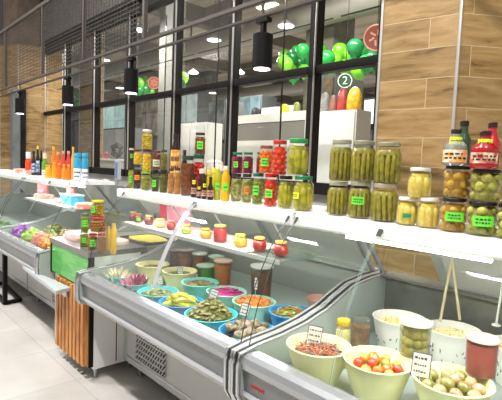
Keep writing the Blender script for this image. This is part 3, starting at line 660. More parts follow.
bottle('clear dressing bottle with yellow tag and fruit label on the mushroom jar', 447.6, 469.6, 129.3, 1.545, m3_[2]+.001, CLB, BCAP, (PICL, .08, .42), (LABY, .58, .78, .55), x=m3_[3]-.003, round_=True, nk=.36, capf=.1)
bottle('dark green glass bottle behind the clear dressing bottle', 456, 469.5, 121, 1.625, m3_[2]+.001, DGB, BCAP, None, None, x=m3_[3]-.012, nk=.5)
bottle('red sauce bottle with yellow tag and fruit label on the green tomato jar', 476, 500.2, 131, 1.545, m4_[2]+.001, RDB, BCAP, (mat('label_fruit2', 'E9D6B0', .5, col2='B9483A', scale=40), .14, .42), (LABY, .58, .78, .55), x=m4_[3]-.002, round_=True, nk=.36, capf=.1)
bottle('second red bottle half hidden behind the red sauce bottle', 483, 497, 122.6, 1.625, m4_[2]+.001, mat('bottle_red2', 'B8222A', .25, coat=.5), BCAP, None, None, x=m4_[3]-.012, nk=.5)
# middle group: tomatoes, beets, cucumbers
CUC = ('C2B52C', '969020', 30); TOM = ('E8521C', 'CC2E10', 18); ORG = ('F5861A', 'E05A14', 16); BEET = ('A80F42', '6E0A30', 30); CHOP = ('B9B26A', '6B6A2E', 55)
yB = 1.60
c6 = jar('jar of cucumbers with a bright green lid and yellow sticker, lower right end', 292.4, 312.4, 175.8, yB, SH, 'cucumber', CUC, '1E7A4A', (LABY, .38, .58, .7, -.75), 'jars of the middle group')
c5 = jar('black-lidded jar of whole cucumbers between the tomatoes and the green lid', 277.4, 291.9, 175.6, yB, SH, 'cucumber', CUC, '25241F', None, 'jars of the middle group')
c4 = jar('lower red-lidded jar of red tomatoes with a green sticker', 263.2, 276.8, 173.6, yB, SH, 'round', TOM, 'B9241C', (LABG, .3, .58, 1., -.3), 'jars of the middle group')
c3 = jar('small green-lidded jar of green vegetables with a green sticker', 251.2, 262.8, 173, yB, SH, 'round', ('A8A83A', '6F7A28', 18), '1D6B50', (LABG, .35, .68, .9, -.3), 'jars of the middle group')
c2 = jar('dark-lidded jar of chopped salad with an orange sticker', 240.9, 250.9, 173.8, yB, SH, 'mash', CHOP, '3A2F34', (LABO, .38, .62, 1., 0), 'jars of the middle group')
c1 = jar('dark-lidded jar of chopped salad left of the orange sticker', 230.3, 240.5, 173.6, yB, SH, 'mash', CHOP, '3A2F34', None, 'jars of the middle group')
jar('upper green-lidded jar of yellow green cucumbers, tallest at the right', 287.8, 307.8, 139, yB, c6[2]+.001, 'cucumber', CUC, '2F9A4C', None, 'jars of the middle group', x=(c5[3]+c6[3])/2+.015)
jar('upper red-lidded jar of bright red tomatoes', 272.2, 287.3, 140.4, yB, c5[2]+.001, 'round', TOM, 'C2382E', None, 'jars of the middle group', x=(c4[3]+c5[3])/2+.0)
jar('upper rust-lidded jar of orange tomatoes with a green sticker', 258.2, 271.8, 145.6, yB, c4[2]+.001, 'round', ORG, '8A5A48', (LABG, .28, .6, 1., -.2), 'jars of the middle group', x=(c3[3]+c4[3])/2+.004)
for (L, R_, sup, lb, st) in ((230.3, 241.0, c1, 'left green-lidded jar of dark red beets with a green sticker', -.3), (241.6, 251.6, c2, 'middle green-lidded jar of dark red beets with a green sticker', -.35), (250.2, 258.6, c3, 'right green-lidded jar of dark red beets, half hidden', None)):
    jar(lb, L, R_, 152.3, yB+(.02 if st is None else 0), sup[2]+.001, 'bead', BEET, '1D7A58', (LABG, .32, .62, .8, st) if st else None, 'green-lidded jars of beets', x=sup[3]+.002 if st else sup[3]-.008)
# bottles between
OILG = mat('oil_green', 'A9AE1E', .15, coat=.6); OILY = mat('oil_yellow', 'D9A812', .15, coat=.6); WCAP = mat('cap_cream', 'E6D9B8', .4); DSB = mat('sauce_dark', '2A1512', .2, coat=.5)
yC = 1.57
bottle('yellow green oil bottle with a green sticker beside the small sauce bottles', 213.6, 220.4, 165.6, yC, SH, OILG, WCAP, None, (LABG, .3, .5, 1.), 'tall oil bottles', sh=.72, nk=.42)
bottle('golden oil bottle with a green sticker, left of the beet jars', 221.0, 229.2, 166, yC, SH, OILY, WCAP, None, (LABG, .3, .5, 1.), 'tall oil bottles', sh=.72, nk=.42)
for L, R_, tp, yy, st, lb in ((190.8, 196.0, 173.8, 1.545, LABY, 'leftmost small dark sauce bottle with yellow tag'), (196.4, 201.0, 182.2, 1.53, LABY, 'shortest small dark sauce bottle with yellow tag'), (201.6, 206.6, 178, 1.53, LABY, 'third small dark sauce bottle with yellow tag'), (207.2, 213.0, 176.8, 1.53, None, 'small dark sauce bottle with red label next to the oil')):
    bottle(lb, L, R_, tp, yy, SH, DSB, BCAP, (mat('label_redwhite', 'D9B8A8', .5, col2='A83226', scale=120), .14, .42), (st, .56, .74, .8) if st else None, 'small dark sauce bottles', sh=.55, nk=.45)
for L, R_, tp, lb in ((198.4, 205.4, 168.8, 'dark syrup jar with broad cream cap behind the sauce bottles'),):
    bottle(lb, L, R_, tp, 1.62, SH, mat('syrup', '3A1E1A', .2, coat=.4), mat('cap_peach', 'E9CDB4', .4), None, None, None, sh=.72, nk=.8, capf=.15)
for L, R_, tp, lb in ((205.8, 210.4, 170, 'left small yellow-capped jar behind the sauce bottles'), (210.8, 215.6, 167.8, 'right small yellow-capped jar behind the sauce bottles')):
    bottle(lb, L, R_, tp, 1.65, SH, mat('mustard_jar', 'C9B22A', .25, coat=.4), mat('cap_yellow', 'E8D24A', .4), None, None, 'small yellow-capped jars', sh=.75, nk=.8, capf=.15)
d1 = jar('tall jar of dark brown beans with a dark green lid', 180, 192.6, 155.6, 1.58, SH, 'mash', ('8A4A1E', '5E2C12', 70), '2C4A36', None, name='bean_jar')
d2 = jar('tall jar of red tomatoes with a dark green lid behind the bean jar', 191.6, 203.4, 154.2, 1.68, SH, 'round', ('D9301E', 'A81E14', 20), '24523A', None, x=onY(198.5, 170, 1.68).x)
jar('small jar of red salad with green sticker standing on the tall tomato jar', 184.4, 194.6, 133.2, 1.69, d2[2]+.001, 'bead', ('A83A22', '6B4A1E', 50), '4A3A2A', (LABG, .25, .66, 1.1, 0), x=d2[3]-.006)
# left end of the middle case
yD = 1.58
g1 = jar('small jar of yellow green peppers with green sticker at the shelf end', 127.4, 132.4, 165.8, yD, SH, 'bead', ('C2B52E', '7E8A2A', 40), '3A3A2A', (LABG, .3, .62, 1.1, 0), 'small jars at the left end of the middle case')
g2 = jar('jar of black olives with an orange sticker', 132.9, 139.4, 164.6, yD, SH, 'mash', ('1E1A18', '3A2A22', 40), '4A443E', (LABO, .42, .64, 1.5, 0), 'small jars at the left end of the middle case')
g3 = jar('big jar of green olives with green collar under the yellow peppers', 140, 150.2, 171.5, yD, SH, 'round', ('A89F2E', '7A7A22', 30), '7CB83A', None, 'small jars at the left end of the middle case')
g4 = jar('dark-lidded jar of green vegetables with green sticker', 150.8, 158.2, 170, yD, SH, 'bead', ('6E7A2C', '4A4A22', 40), '2A2A24', (LABG, .25, .6, .9, -.3), 'small jars at the left end of the middle case')
g5 = jar('dark-lidded jar of olive green capers', 158.8, 166.6, 169.8, yD, SH, 'bead', ('7E7A2A', '5A541E', 40), '2A2A24', None, 'small jars at the left end of the middle case')
g6 = jar('left jar of tan chickpeas between the capers and the brown beans', 167.1, 173.0, 168.2, yD, SH, 'bead', ('D9A45A', 'B87A34', 50), '6B3A34', None, 'jars of tan chickpeas', name='bean_jar')
g7 = jar('right jar of tan chickpeas next to the brown bean jar', 173.5, 179.6, 167.6, yD, SH, 'bead', ('D9A45A', 'B87A34', 50), '6B3A34', None, 'jars of tan chickpeas', name='bean_jar')
h0 = jar('small black jar with pale lid above the shelf-end jars', 128.2, 133.4, 148.2, yD, g1[2]+.001, 'mash', ('2A221E', '3A2E22', 40), 'C9B4A8', (LABG, .5, .75, .8, 0), None, x=g1[3]+.004)
YEL = ('F4D21A', 'D2A612', 30)
h1 = jar('left big jar of yellow peppers with brown lid above the black olives', 133.8, 142.2, 149.4, yD, g2[2]+.001, 'round', YEL, '5E2A26', None, 'jars of yellow peppers', x=g2[3]+.006)
h2 = jar('right big jar of yellow peppers with brown lid above the green olives', 142.6, 151.2, 149.4, yD, g3[2]+.001, 'round', YEL, '5E2A26', None, 'jars of yellow peppers', x=g3[3]+.006)
h3 = jar('red brown lidded jar with pale green label above the green vegetables', 151.6, 160.4, 150.8, yD, g4[2]+.001, 'mash', ('8A3A22', '5E2A1A', 40), '7A3A30', (mat('label_pale', 'C9D2B0', .5), .2, .6, 1.5, 0), None, x=g4[3]+.006)
h4 = jar('narrow jar of green and orange vegetables above the capers', 161.2, 167.6, 150, yD, g5[2]+.001, 'bead', ('A8862A', '5E6A22', 50), '3A4A22', None, None, x=g5[3]-.002)
jar('topmost jar of yellow corn with white lid on the yellow peppers', 142.4, 152.6, 129.8, yD, h2[2]+.001, 'bead', ('E0CE3A', 'B8962A', 40), 'E4E0D2', None, x=h2[3]-.001)
bottle('tall dark brown bottle with an orange label behind the chickpeas', 170.6, 180.2, 133.8, 1.72, SH, DSB, BCAP, (mat('label_amber', 'D98A2A', .5, col2='E8C87A', scale=40), .25, .72), None, None, x=onY(175.3, 160, 1.72).x, sh=.7, nk=.42)
bottle('second dark brown bottle, half hidden behind the tall one', 180.6, 187, 150, 1.78, SH, DSB, BCAP, None, None, None, x=onY(184.5, 160, 1.78).x, sh=.66, nk=.42)
# ============================================================ BOTTLES ON THE FAR CASE
yE = 1.60
def fb(lb, L, R_, tp, body, cap, lab=None, **k): return bottle(lb, L, R_, tp, yE+k.pop('dy', 0), SH, mat(body[0], body[1], .25, coat=.4), mat(cap[0], cap[1], .4), lab, k.pop('lab2', None), 'bottles on the far display case', **k)
WHL = (mat('label_bluewhite', 'C9D2E0', .5, col2='3A5A9A', scale=60), .12, .5)
fb('leftmost red orange bottle with a white cap on the far case', 25.6, 30.8, 152, ('juice_red', 'D8481E'), ('cap_white', 'DDE2E0'), nk=.7, sh=.6, capf=.28)
fb('dark bottle with blue and white label, first of the pair', 31.4, 35.6, 151, ('dark_glass', '241C1C'), BCAP and ('cap_black2', '1E1818'), WHL, nk=.45)
fb('dark bottle with blue and white label and yellow cap', 35.9, 39.4, 146, ('dark_glass', '241C1C'), ('cap_yellow2', 'D9C22A'), WHL, dy=.03, nk=.45)
fb('slim black bottle left of the green bottles', 39.6, 42.6, 150.5, ('dark_glass', '241C1C'), ('cap_black2', '1E1818'), dy=.07, nk=.5)
fb('green bottle with a white base label and cream cap', 42.0, 47.4, 153, ('bottle_green2', '5E9A2E'), ('cap_cream2', 'DCCFB4'), (LABW, .02, .3), nk=.55, sh=.6, capf=.22, dy=-.03)
fb('squat yellow jar beside the green bottle', 44.4, 49.6, 164.5, ('jar_yellow', 'E0A81A'), ('cap_gold', 'D9A02A'), nk=.8, sh=.72, dy=-.06, x=onY(48.2, 170, 1.54).x)
for i, (L, R_, tp, c_, dy) in enumerate(((51.4, 55.2, 146.6, 'E87A1A', .04), (51.8, 56.2, 162, 'E8961E', -.03), (56.8, 61, 163, 'D9661A', -.03), (55.8, 59.6, 152, 'D95A1E', .06), (61.6, 66, 164, 'E88A1E', -.03), (66.4, 70.4, 164.5, 'E0701A', -.03), (71, 74.4, 147, 'D9A23A', .05), (61, 65, 151, 'D8402A', .06), (66, 70.4, 151, 'C93A34', .06))):
    fb(['tall orange bottle with an orange cap', 'front orange juice bottle, first of the row', 'front deep orange bottle, second of the row', 'orange red bottle behind the front row', 'front orange bottle in the middle of the row', 'front orange bottle next to the golden one', 'tall golden bottle left of the blue white ones', 'left red-capped bottle of the back row', 'right red-capped bottle of the back row'][i]+' on the far case',
       L, R_, tp, ('juice_'+c_, c_), ('cap_o' if i < 7 else 'cap_r', 'E8A02A' if i < 7 else 'D98A84'), None, dy=dy, nk=.5, sh=.66)
for L, R_, lb in ((73.6, 80.2, 'left'), (81.6, 87.6, 'right')):
    fb('%s blue and white bottle at the right end of the far case' % lb, L, R_, 153, ('bottle_skyblue', '2F9CC4'), ('cap_skyblue', '3FA8CC'), (mat('label_white_navy', 'EEF0F4', .5, col2='E4E8F0', scale=9), .02, .45), nk=.8, sh=.78, capf=.12)
# ============================================================ INSIDE THE MIDDLE CASE
BLU = mat('bowl_blue', '3298DC', .35); CYA = mat('bowl_cyan', '5CC8DA', .35); TUR = mat('bowl_turquoise', '7FD6C8', .35); LTU = mat('bowl_pale_turquoise', 'A5DCCB', .35)
PYL = mat('bowl_pale_yellow', 'F3ECB2', .35); WHB = mat('bowl_white', 'F1F0EA', .3)
def bowl(label, x, y, r, z0, h, m, group, name='bowl', base=.62, sx=1, pattern=None):
    t = MB(); b = r*base
    t.lathe([(b, 0), (b+(r-b)*.35, h*.3), (b+(r-b)*.75, h*.7), (r*.985, h*.96), (r*1.015, h*.985), (r*1.01, h), (r*.96, h), (b+(r-b)*.68, h*.7), (b+(r-b)*.28, h*.3), (b*.93, .006), (0, .006)], 32, sx=sx)
    o = t.build(name, m, smooth=True, loc=(x, y, z0), ang=50); return tag(o, label, 'bowl', group)
GB = 'blue and turquoise bowls in the middle case'
def pile(name, label, cat, x, y, z, r, hgt, m, kind='stuff', n=120, pc='leaf', seed=1, pk=None):
    rr = random.Random(seed); mb = MB(); k = len(m) if isinstance(m, list) else 1
    mb.lathe([(r*.86, -hgt*.25), (r*.9, 0), (r*.62, hgt*.45), (r*.3, hgt*.75), (0, hgt*.85)], 14, mi=0)
    for i in range(n):
        a = rr.uniform(0, 2*PI); q = r*.88*math.sqrt(rr.random()); zz = hgt*(1-(q/r)**1.6)*.9; c = Vector((q*math.cos(a), q*math.sin(a), zz)); mi = rr.randrange(k)
        if pc == 'leaf':
            s = r*rr.uniform(.10, .22); mb.ball(c, s, mi, 6, 4, (1, .55, .16), Matrix.Rotation(rr.uniform(0, 6), 3, 'Z')@Matrix.Rotation(rr.uniform(-.7, .7), 3, 'X'))
        elif pc == 'strip':
            L = r*rr.uniform(.3, .6); w = rr.uniform(0, PI); dx, dy = math.cos(w)*L/2, math.sin(w)*L/2; dz = rr.uniform(-.012, .012)
            mb.tube([c+Vector((-dx, -dy, -dz)), c+Vector((0, 0, .006)), c+Vector((dx, dy, dz))], r*.035, 4, mi)
        elif pc == 'grain': mb.ball(c, r*rr.uniform(.05, .09), mi, 5, 3)
        elif pc == 'spike':
            tip = c+Vector((math.cos(a)*r*.3, math.sin(a)*r*.3, r*rr.uniform(.25, .6))); mb.tube([c, (c+tip)/2, tip], [r*.12, r*.08, r*.02], 5, mi)
    o = mb.build(name, m, smooth=True, loc=(x, y, z)); return tag(o, label, cat, None, kind)
zr = .745; hb_ = zr-DZ-.001
bs = [(-2.765, 1.375, .078, CYA), (-2.555, 1.385, .085, TUR), (-2.30, 1.40, .118, CYA), (-2.06, 1.40, .121, BLU), (-1.80, 1.405, .134, CYA), (-1.515, 1.40, .134, BLU)]
lb_ = ['leftmost small cyan bowl with white mushrooms', 'turquoise bowl with purple pink vegetables, second in the front row', 'cyan bowl with green pickles, third in the front row', 'blue bowl of yellow peppers in the front row', 'cyan bowl with a high mound of cabbage leaves', 'blue bowl of mushrooms at the right end of the front row']
for (x, y, r, m), l in zip(bs, lb_): bowl(l, x, y, r, DZ+.001, hb_, m, GB)
m_ = lambda n, c, **k: mat(n, c, .4, coat=.3, **k)
zf = zr-.02
pile('enoki_mushrooms', 'spiky heap of pale white mushrooms in the leftmost cyan bowl', 'mushrooms', -2.765, 1.375, zf-.01, .078, .045, [m_('enoki', 'EDE0C4'), m_('enoki2', 'D9C8A0')], 'stuff', 46, 'spike', 3)
pile('pink_vegetables', 'heap of purple pink vegetables with pointed tips in the turquoise bowl', 'vegetables', -2.555, 1.385, zf-.01, .085, .05, [m_('pinkveg', 'B04468'), m_('pinkveg2', 'D27A90'), m_('pinkveg3', '7A2A4E')], 'stuff', 44, 'spike', 4)
pile('green_pickles', 'heap of olive green pickled leaves and chilies in the third front bowl', 'pickles', -2.30, 1.40, zf-.012, .112, .04, [m_('olg', '7A7A30'), m_('olg2', '9A9A48'), m_('olg3', '5A5A26')], 'stuff', 110, 'leaf', 5)
pile('cabbage_leaves', 'high mound of olive brown pickled cabbage leaves in the cyan bowl', 'pickles', -1.81, 1.41, zf-.015, .118, .115, [m_('cab', '7A7434'), m_('cab2', '5E5826'), m_('cab3', '8E8644')], 'stuff', 240, 'leaf', 6)
# yellow peppers, one object each
rr = random.Random(5)
pep = MB(); pep.tube([(-.055, 0, 0), (-.045, 0, .001), (-.01, 0, .008), (.03, 0, .006), (.052, 0, -.004), (.064, 0, -.012)], [.006, .014, .018, .015, .009, .002], 8)
pp = pep.build('yellow_pepper', mat('pepper_yellow', 'D9CC3A', .3, coat=.5, col2='BDB83A', scale=20), smooth=True)
MB().tube([(-.055, 0, 0), (-.066, 0, .004)], [.004, .003], 5).build('stem', mat('pepper_stem', '7A7A2A', .5), pp)
tag(pp, 'long yellow pickled pepper piled in the blue bowl', 'pepper', 'yellow peppers in the blue bowl')
for i in range(15):
    o = pp if i == 0 else copy_tree(pp); a = i*2.4; q = .075*math.sqrt((i % 9)/9); lvl = i//9
    o.location = (-2.06+q*math.cos(a)*.8, 1.40+q*math.sin(a)*.75, zf-.002+lvl*.026+rr.uniform(0, .006)+(.018 if q < .03 else 0)); o.rotation_euler = (rr.uniform(-.4, .4), rr.uniform(-.2, .2), .9+rr.uniform(-.7, .7))
pile('yellow_pepper_brine', 'yellow brine and pepper scraps under the yellow peppers', 'brine', -2.06, 1.40, zf-.03, .108, .02, [mat('brine_y', 'B5A838', .3)], 'stuff', 10, 'leaf', 9)
# brown mushrooms in the right blue bowl
def mushroom_proto():
    o = MB().lathe([(.012, -.02), (.013, 0), (.03, .002), (.034, .01), (.028, .024), (.014, .031), (0, .032)], 12).build('brown_mushroom', mat('mushroom', '85704E', .35, coat=.4, col2='52442E', scale=25), smooth=True)
    return tag(o, 'grey brown pickled mushroom in the right blue bowl', 'mushroom', 'mushrooms in the right blue bowl')
mp_ = mushroom_proto()
for i in range(13):
    o = mp_ if i == 0 else copy_tree(mp_); a = i*2.399; q = .088*math.sqrt(i/12)
    o.location = (-1.515+q*math.cos(a), 1.40+q*math.sin(a), zf+.008+.02*(1-(q/.09))); o.rotation_euler = (rr.uniform(-.6, .6), rr.uniform(-.6, .6), rr.uniform(0, 6))
pile('mushroom_brine', 'dark leaves and brine between the brown mushrooms', 'pickles', -1.515, 1.40, zf-.02, .12, .02, [m_('dkb', '5E5236'), m_('olg2', '9A9A48')], 'stuff', 40, 'leaf', 12)
# back row
zr2 = .785; h2_ = zr2-DZ-.001
for x, y, r, m, l in ((-1.735, 1.64, .116, LTU, 'pale turquoise bowl of orange carrot salad in the back row'), (-1.965, 1.64, .114, LTU, 'pale turquoise bowl of magenta cabbage in the back row'), (-2.21, 1.635, .112, TUR, 'turquoise bowl of green pickles behind the yellow peppers'),
                      (-1.50, 1.675, .112, BLU, 'blue bowl of green leaves seen through the joint of the glass')):
    bowl(l, x, y, r, DZ+.001, h2_, m, GB)
zg_ = zr2-.022
pile('carrot_salad', 'heap of orange carrot strips in the pale turquoise bowl', 'salad', -1.735, 1.64, zg_, .104, .035, [m_('car', 'E08A3A'), m_('car2', 'E8A860'), m_('car3', 'C96E2A')], 'stuff', 130, 'strip', 21)
pile('magenta_cabbage', 'heap of magenta pickled cabbage in the pale turquoise bowl', 'salad', -1.965, 1.64, zg_, .103, .04, [m_('mag', 'C2247A'), m_('mag2', 'D9489A'), m_('mag3', '8A1A5A')], 'stuff', 120, 'leaf', 22)
pile('green_pickles', 'low heap of dark green pickles in the turquoise back bowl', 'pickles', -2.21, 1.635, zg_, .1, .025, [m_('olg', '7A7A30'), m_('olg3', '5A5A26'), m_('redp', '8A4A2A')], 'stuff', 80, 'leaf', 23)
pile('cabbage_leaves', 'heap of yellow green leaves in the blue bowl behind the glass joint', 'pickles', -1.50, 1.675, zg_, .1, .045, [m_('cab', '8A8440'), m_('olg2', '9A9A48'), m_('redp', '8A4A2A')], 'stuff', 120, 'leaf', 24)
zy = .80
for x, y, r, l in ((-2.735, 1.615, .112, 'left pale yellow bowl of olives in the middle case'), (-2.47, 1.66, .112, 'right pale yellow bowl of olives in the middle case')):
    bowl(l, x, y, r, DZ+.001, zy-DZ-.001, PYL, 'pale yellow bowls of olives in the middle case')
    tag(pile('olives', 'dark green olives filling the %s pale yellow bowl' % l.split()[0], 'olives', x, y, zy-.035, .1, .022, [m_('olive_d', '6B6A2A'), m_('olive_e', '8A8438')], 'stuff', 150, 'grain', int(-x*10)), None)
# lidded tubs in the back
def tub(label, L, R_, top, y, cont, lid, z0=DZ+.001, group='lidded plastic tubs in the middle case', x=None, stick=None, flat=False, base=.86, rounds=False):
    px = (L+R_)/2; x = onY(px, 260, y).x if x is None else x; d = dep(x, y, .85); r = (R_-L)/2*d/F*.97; h = onY(px, top, y).z-z0
    t = thing('plastic_tub', label, 'tub', (x, y, z0), 0, group)
    MB().lathe([(r*base, 0), (r*.96, h-.012), (r*.97, h-.008)], 22).build('wall', PLC, t, smooth=True)
    cr_ = .7 if rounds else 1
    MB().lathe([(r*(base-.04)*cr_, .003), (r*.9*cr_, h*.82), (0, h*.84)], 18).build('contents', produce(*cont), t, smooth=True)
    if rounds:
        mb = MB(); rq = random.Random(3); q = r*.34; z = q
        while z < h*.8:
            for k in range(8): a = facing(x, y)+k*PI/4+z*20; mb.ball((math.cos(a)*(r*base-q-.001), math.sin(a)*(r*base-q-.001), z), q*rq.uniform(.9, 1.05), 0, 10, 6)
            z += q*1.6
        mb.build('pickled_pieces', mat('green_tom', 'B0A63A', .3, coat=.5, col2='8A8A2C', scale=20), t, smooth=True)
    if lid: MB().lathe([(r, h-.012), (r*1.03, h-.01), (r*1.03, h-.002), (r*.93, h-.002), (r*.92, h-.006), (0, h-.006)], 24).build('lid', lid, t, smooth=True, ang=30)
    if stick: sticker(t, r*.95, facing(x, y), r*stick[1], h*stick[2], h*stick[3], stick[0], 'label')
    return t
BLID = mat('lid_clearbrown', 'A8948A', .25, coat=.4); WLID = mat('lid_milky', 'DDE2DA', .3); GLID = mat('lid_milkgreen', 'B9D2BA', .3); PLID = mat('lid_peach', 'E0B89A', .3)
tub('brown-lidded tub of dark marinade at the left back of the middle case', 158.5, 174.5, 245.5, 1.85, ('7A4A2A', '5A3220', 20), BLID, z0=.723, x=-2.79)
tub('brown-lidded tub of red brown marinade beside the slanted strip', 176, 194, 248.5, 1.86, ('A85A32', '7A4226', 20), BLID, z0=.723)
tub('milky-lidded tub of red pickles at the back, left of the green tub', 192, 207, 252.5, 1.93, ('C9462A', '8A5A22', 30), WLID, z0=.723)
tub('clear tub of green vegetables with a milky green lid', 196.5, 216.5, 264.5, 1.845, ('4EB02A', '6B8A22', 25), GLID, z0=.723)
tub('milky-lidded tub of green pickles behind the peach-lidded tub', 208, 224, 255.5, 1.96, ('7A8A3A', '5A6A2A', 25), GLID, z0=.723)
tub('peach-lidded tub of orange red salad in the middle case', 213.5, 232.5, 259.5, 1.86, ('E06A2A', 'B8862A', 25), PLID, z0=.723)
tub('milky-lidded tub of red and green pickles at the right back', 250.5, 274, 265, 1.86, ('8A4A2E', '4E5A2A', 25), WLID, z0=.723)
bowl('small pink bowl at the right back of the middle case', -1.50, 1.90, .075, .723, .09, mat('bowl_pinkish', 'D9A89A', .4), None)
# jars on the inner shelf
ZI = 1.0825; GI = 'small preserve jars on the inner glass shelf'
RJ = ('B0302A', '8A1E1E', 30); YJ = ('D9B23A', 'C2962A', 30); BJ = ('7A3E30', '5A2A24', 30); CJ = ('E0D59A', 'CFC27E', 30); GJ = ('C2B86A', '8AA03A', 30)
for L, R_, tp, c_, l_, st, l in ((124.5, 133, 210.6, BJ, 'A08A60', None, 'leftmost squat brown jam jar'), (134.2, 142.8, 213.6, BJ, '9A5A3A', LABG, 'squat brown jam jar with a green sticker'), (144.2, 153.4, 215.4, BJ, 'C9A860', None, 'squat brown jam jar with a gold lid'),
    (154.6, 165.8, 218.6, CJ, 'D9BE6A', None, 'squat cream coloured jar with gold lid'), (166.6, 176.2, 220.2, RJ, 'C98A6A', None, 'squat red jam jar left of the slanted strip'), (181.2, 192, 224.2, GJ, 'D9B860', LABG, 'squat pale jar with a bright green sticker'),
    (199.8, 212.2, 228.2, YJ, 'C9A44A', None, 'left squat yellow jam jar beside the tall red one'), (234.2, 248.2, 234.2, YJ, 'D9B24A', None, 'right squat yellow jam jar beside the red jars'),
    (253.4, 267.6, 237, RJ, 'C9A04A', None, 'squat red jam jar with gold lid'), (274.6, 289.8, 241, RJ, 'D9B24A', None, 'squat dark red jam jar behind the glass joint')):
    jar(l+' on the inner shelf', max(L, 0), R_, tp, 1.535, ZI, 'mash', c_, l_, (st, .3, .62, .9, 0) if st else None, GI, x=max(-2.845, onY((L+R_)/2, 220, 1.535).x) if L > 125 else -2.925+.05, squat=True, name='jam_jar', lids=.14)
jar('tall straight red jam jar with gold lid on the inner shelf', 214.2, 227.6, 224.8, 1.535, ZI, 'mash', RJ, 'D9B24A', None, GI, name='jam_jar')
# red and pink sheets behind the inner shelf
q1, q2 = Vector((-2.875, 0, 0)), Vector((-2.79, 0, 0))
tag(MB().box(q1.x, q2.x, 1.745, 1.748, ZI, 1.20).build('red_sheet', mat('sheet_red', 'C23848', .6)), 'plain red sheet standing at the back of the inner shelf', 'sheet')
q1, q2 = Vector((-2.785, 0, 0)), Vector((-2.50, 0, 0))
tag(MB().box(q1.x, q2.x, 1.75, 1.753, ZI, 1.21).build('pink_sheet', mat('sheet_pink', 'C27A90', .6, col2='D2A4B0', scale=9)), 'mottled pink sheet standing at the back of the inner shelf', 'sheet')
# tags in the middle case
for l, px, y, z, h, w, tl in (('white price tag in the cyan bowl of green pickles', 167, 1.43, .77, .055, .036, -.1), ('white price tag in front of the green tub', 188, 1.62, .785, .055, .035, -.1),
    ('white price tag stuck in the mound of cabbage leaves', 221, 1.43, .80, .062, .042, .35), ('white price tag stuck among the brown mushrooms', 255, 1.44, .78, .066, .046, .25), ('white price tag in front of the milky-lidded tub at right', 267, 1.75, .80, .075, .024, .05)):
    price_tag(l, px, 0, y, z, h, w, tl)
# ============================================================ INSIDE THE NEAREST CASE
def rbowl(l, x, y, r, zr, m, z0=DZ+.001, base=.56, g='pale yellow bowls in the nearest case', sx=1): return bowl(l, x, y, r, z0, zr-z0, m, g, base=base, sx=sx)
Y1 = (-1.095, 1.39, .124, .815); Y2 = (-.872, 1.455, .124, .815); Y3 = (-.645, 1.555, .132, .815)
rbowl('pale yellow bowl of red shredded salad, leftmost in the nearest case', *Y1[:3], Y1[3], PYL)
rbowl('pale yellow bowl of orange and red tomatoes', *Y2[:3], Y2[3], PYL)
rbowl('pale yellow bowl of green tomatoes behind the price tag', -.63, 1.52, .128, .815, PYL)
rbowl('pale yellow bowl cut by the right edge with red salad', -.365, 1.60, .125, .815, PYL)
pile('red_salad', 'red shredded salad in the leftmost pale yellow bowl', 'salad', Y1[0], Y1[1], Y1[3]-.035, .09, .025, [m_('rs', 'A85C3E'), m_('rs2', 'B07A54'), m_('rs3', '7E4A38'), m_('rs4', '84706A')], 'stuff', 220, 'strip', 31)
pile('red_salad', 'dark red salad in the pale yellow bowl at the right edge', 'salad', -.365, 1.60, .77, .108, .025, [m_('rd', '9A3A2A'), m_('rd2', 'B8584A')], 'stuff', 120, 'leaf', 32)
def fruits(cx, cy, zc, R_, n, r, cols, nm, lb, cat, grp, seed):
    rq = random.Random(seed); protos = []
    for c_ in cols:
        o = MB().ball((0, 0, 0), r, 0, 16, 10, (1, 1, .9)).build(nm, mat(*c_[:2], .25, coat=.5, col2=c_[2], scale=18), smooth=True)
        MB().lathe([(r*.16, r*.86), (r*.05, r*.92), (0, r*.9)], 6).build('stem_scar', mat('stem_scar', '7A6A34', .6), o)
        tag(o, c_[3]+' '+lb, cat, grp); protos.append([o, False])
    pts = []; k = 0
    while len(pts) < n and k < 4000:
        k += 1; a = rq.uniform(0, 2*PI); q = R_*math.sqrt(rq.random())
        p_ = (cx+q*math.cos(a), cy+q*math.sin(a))
        if all(math.hypot(p_[0]-b[0], p_[1]-b[1]) > r*1.75 for b in pts): pts.append(p_)
    for i, p_ in enumerate(pts):
        pr = protos[i % len(protos)]
        o = pr[0] if not pr[1] else copy_tree(pr[0]); pr[1] = True
        dd = math.hypot(p_[0]-cx, p_[1]-cy)/R_; o.location = (p_[0], p_[1], zc+.010*(1-dd)+rq.uniform(-.003, .003)); s_ = rq.uniform(.86, 1.04); o.scale = (s_, s_, s_); o.rotation_euler = (rq.uniform(-1, 1), rq.uniform(-1, 1), rq.uniform(0, 6))
    for pr in protos:
        if not pr[1]: bpy.data.objects.remove(pr[0])
fruits(Y2[0], Y2[1], Y2[3]-.028, .082, 19, .0215, [('tm_o', 'D8741E', 'C0541A', 'orange'), ('tm_y', 'B0943A', '8E8434', 'yellow green'), ('tm_r', 'C2401E', 'A82E14', 'bright red'), ('tm_o2', 'C88A34', 'AC6A22', 'pale orange')], 'cherry_tomato', 'pickled tomato in the second pale yellow bowl', 'tomato', 'tomatoes in the second pale yellow bowl', 41)
fruits(-.63, 1.52, .790, .088, 17, .0245, [('gt', '8E8648', '6E6C34', 'olive green'), ('gt2', 'BC8E70', 'A07A54', 'pinkish'), ('gt3', 'A09868', '7E7A4C', 'pale green')], 'green_tomato', 'pickled tomato in the bowl behind the price tag', 'tomato', 'green tomatoes in the third pale yellow bowl', 42)
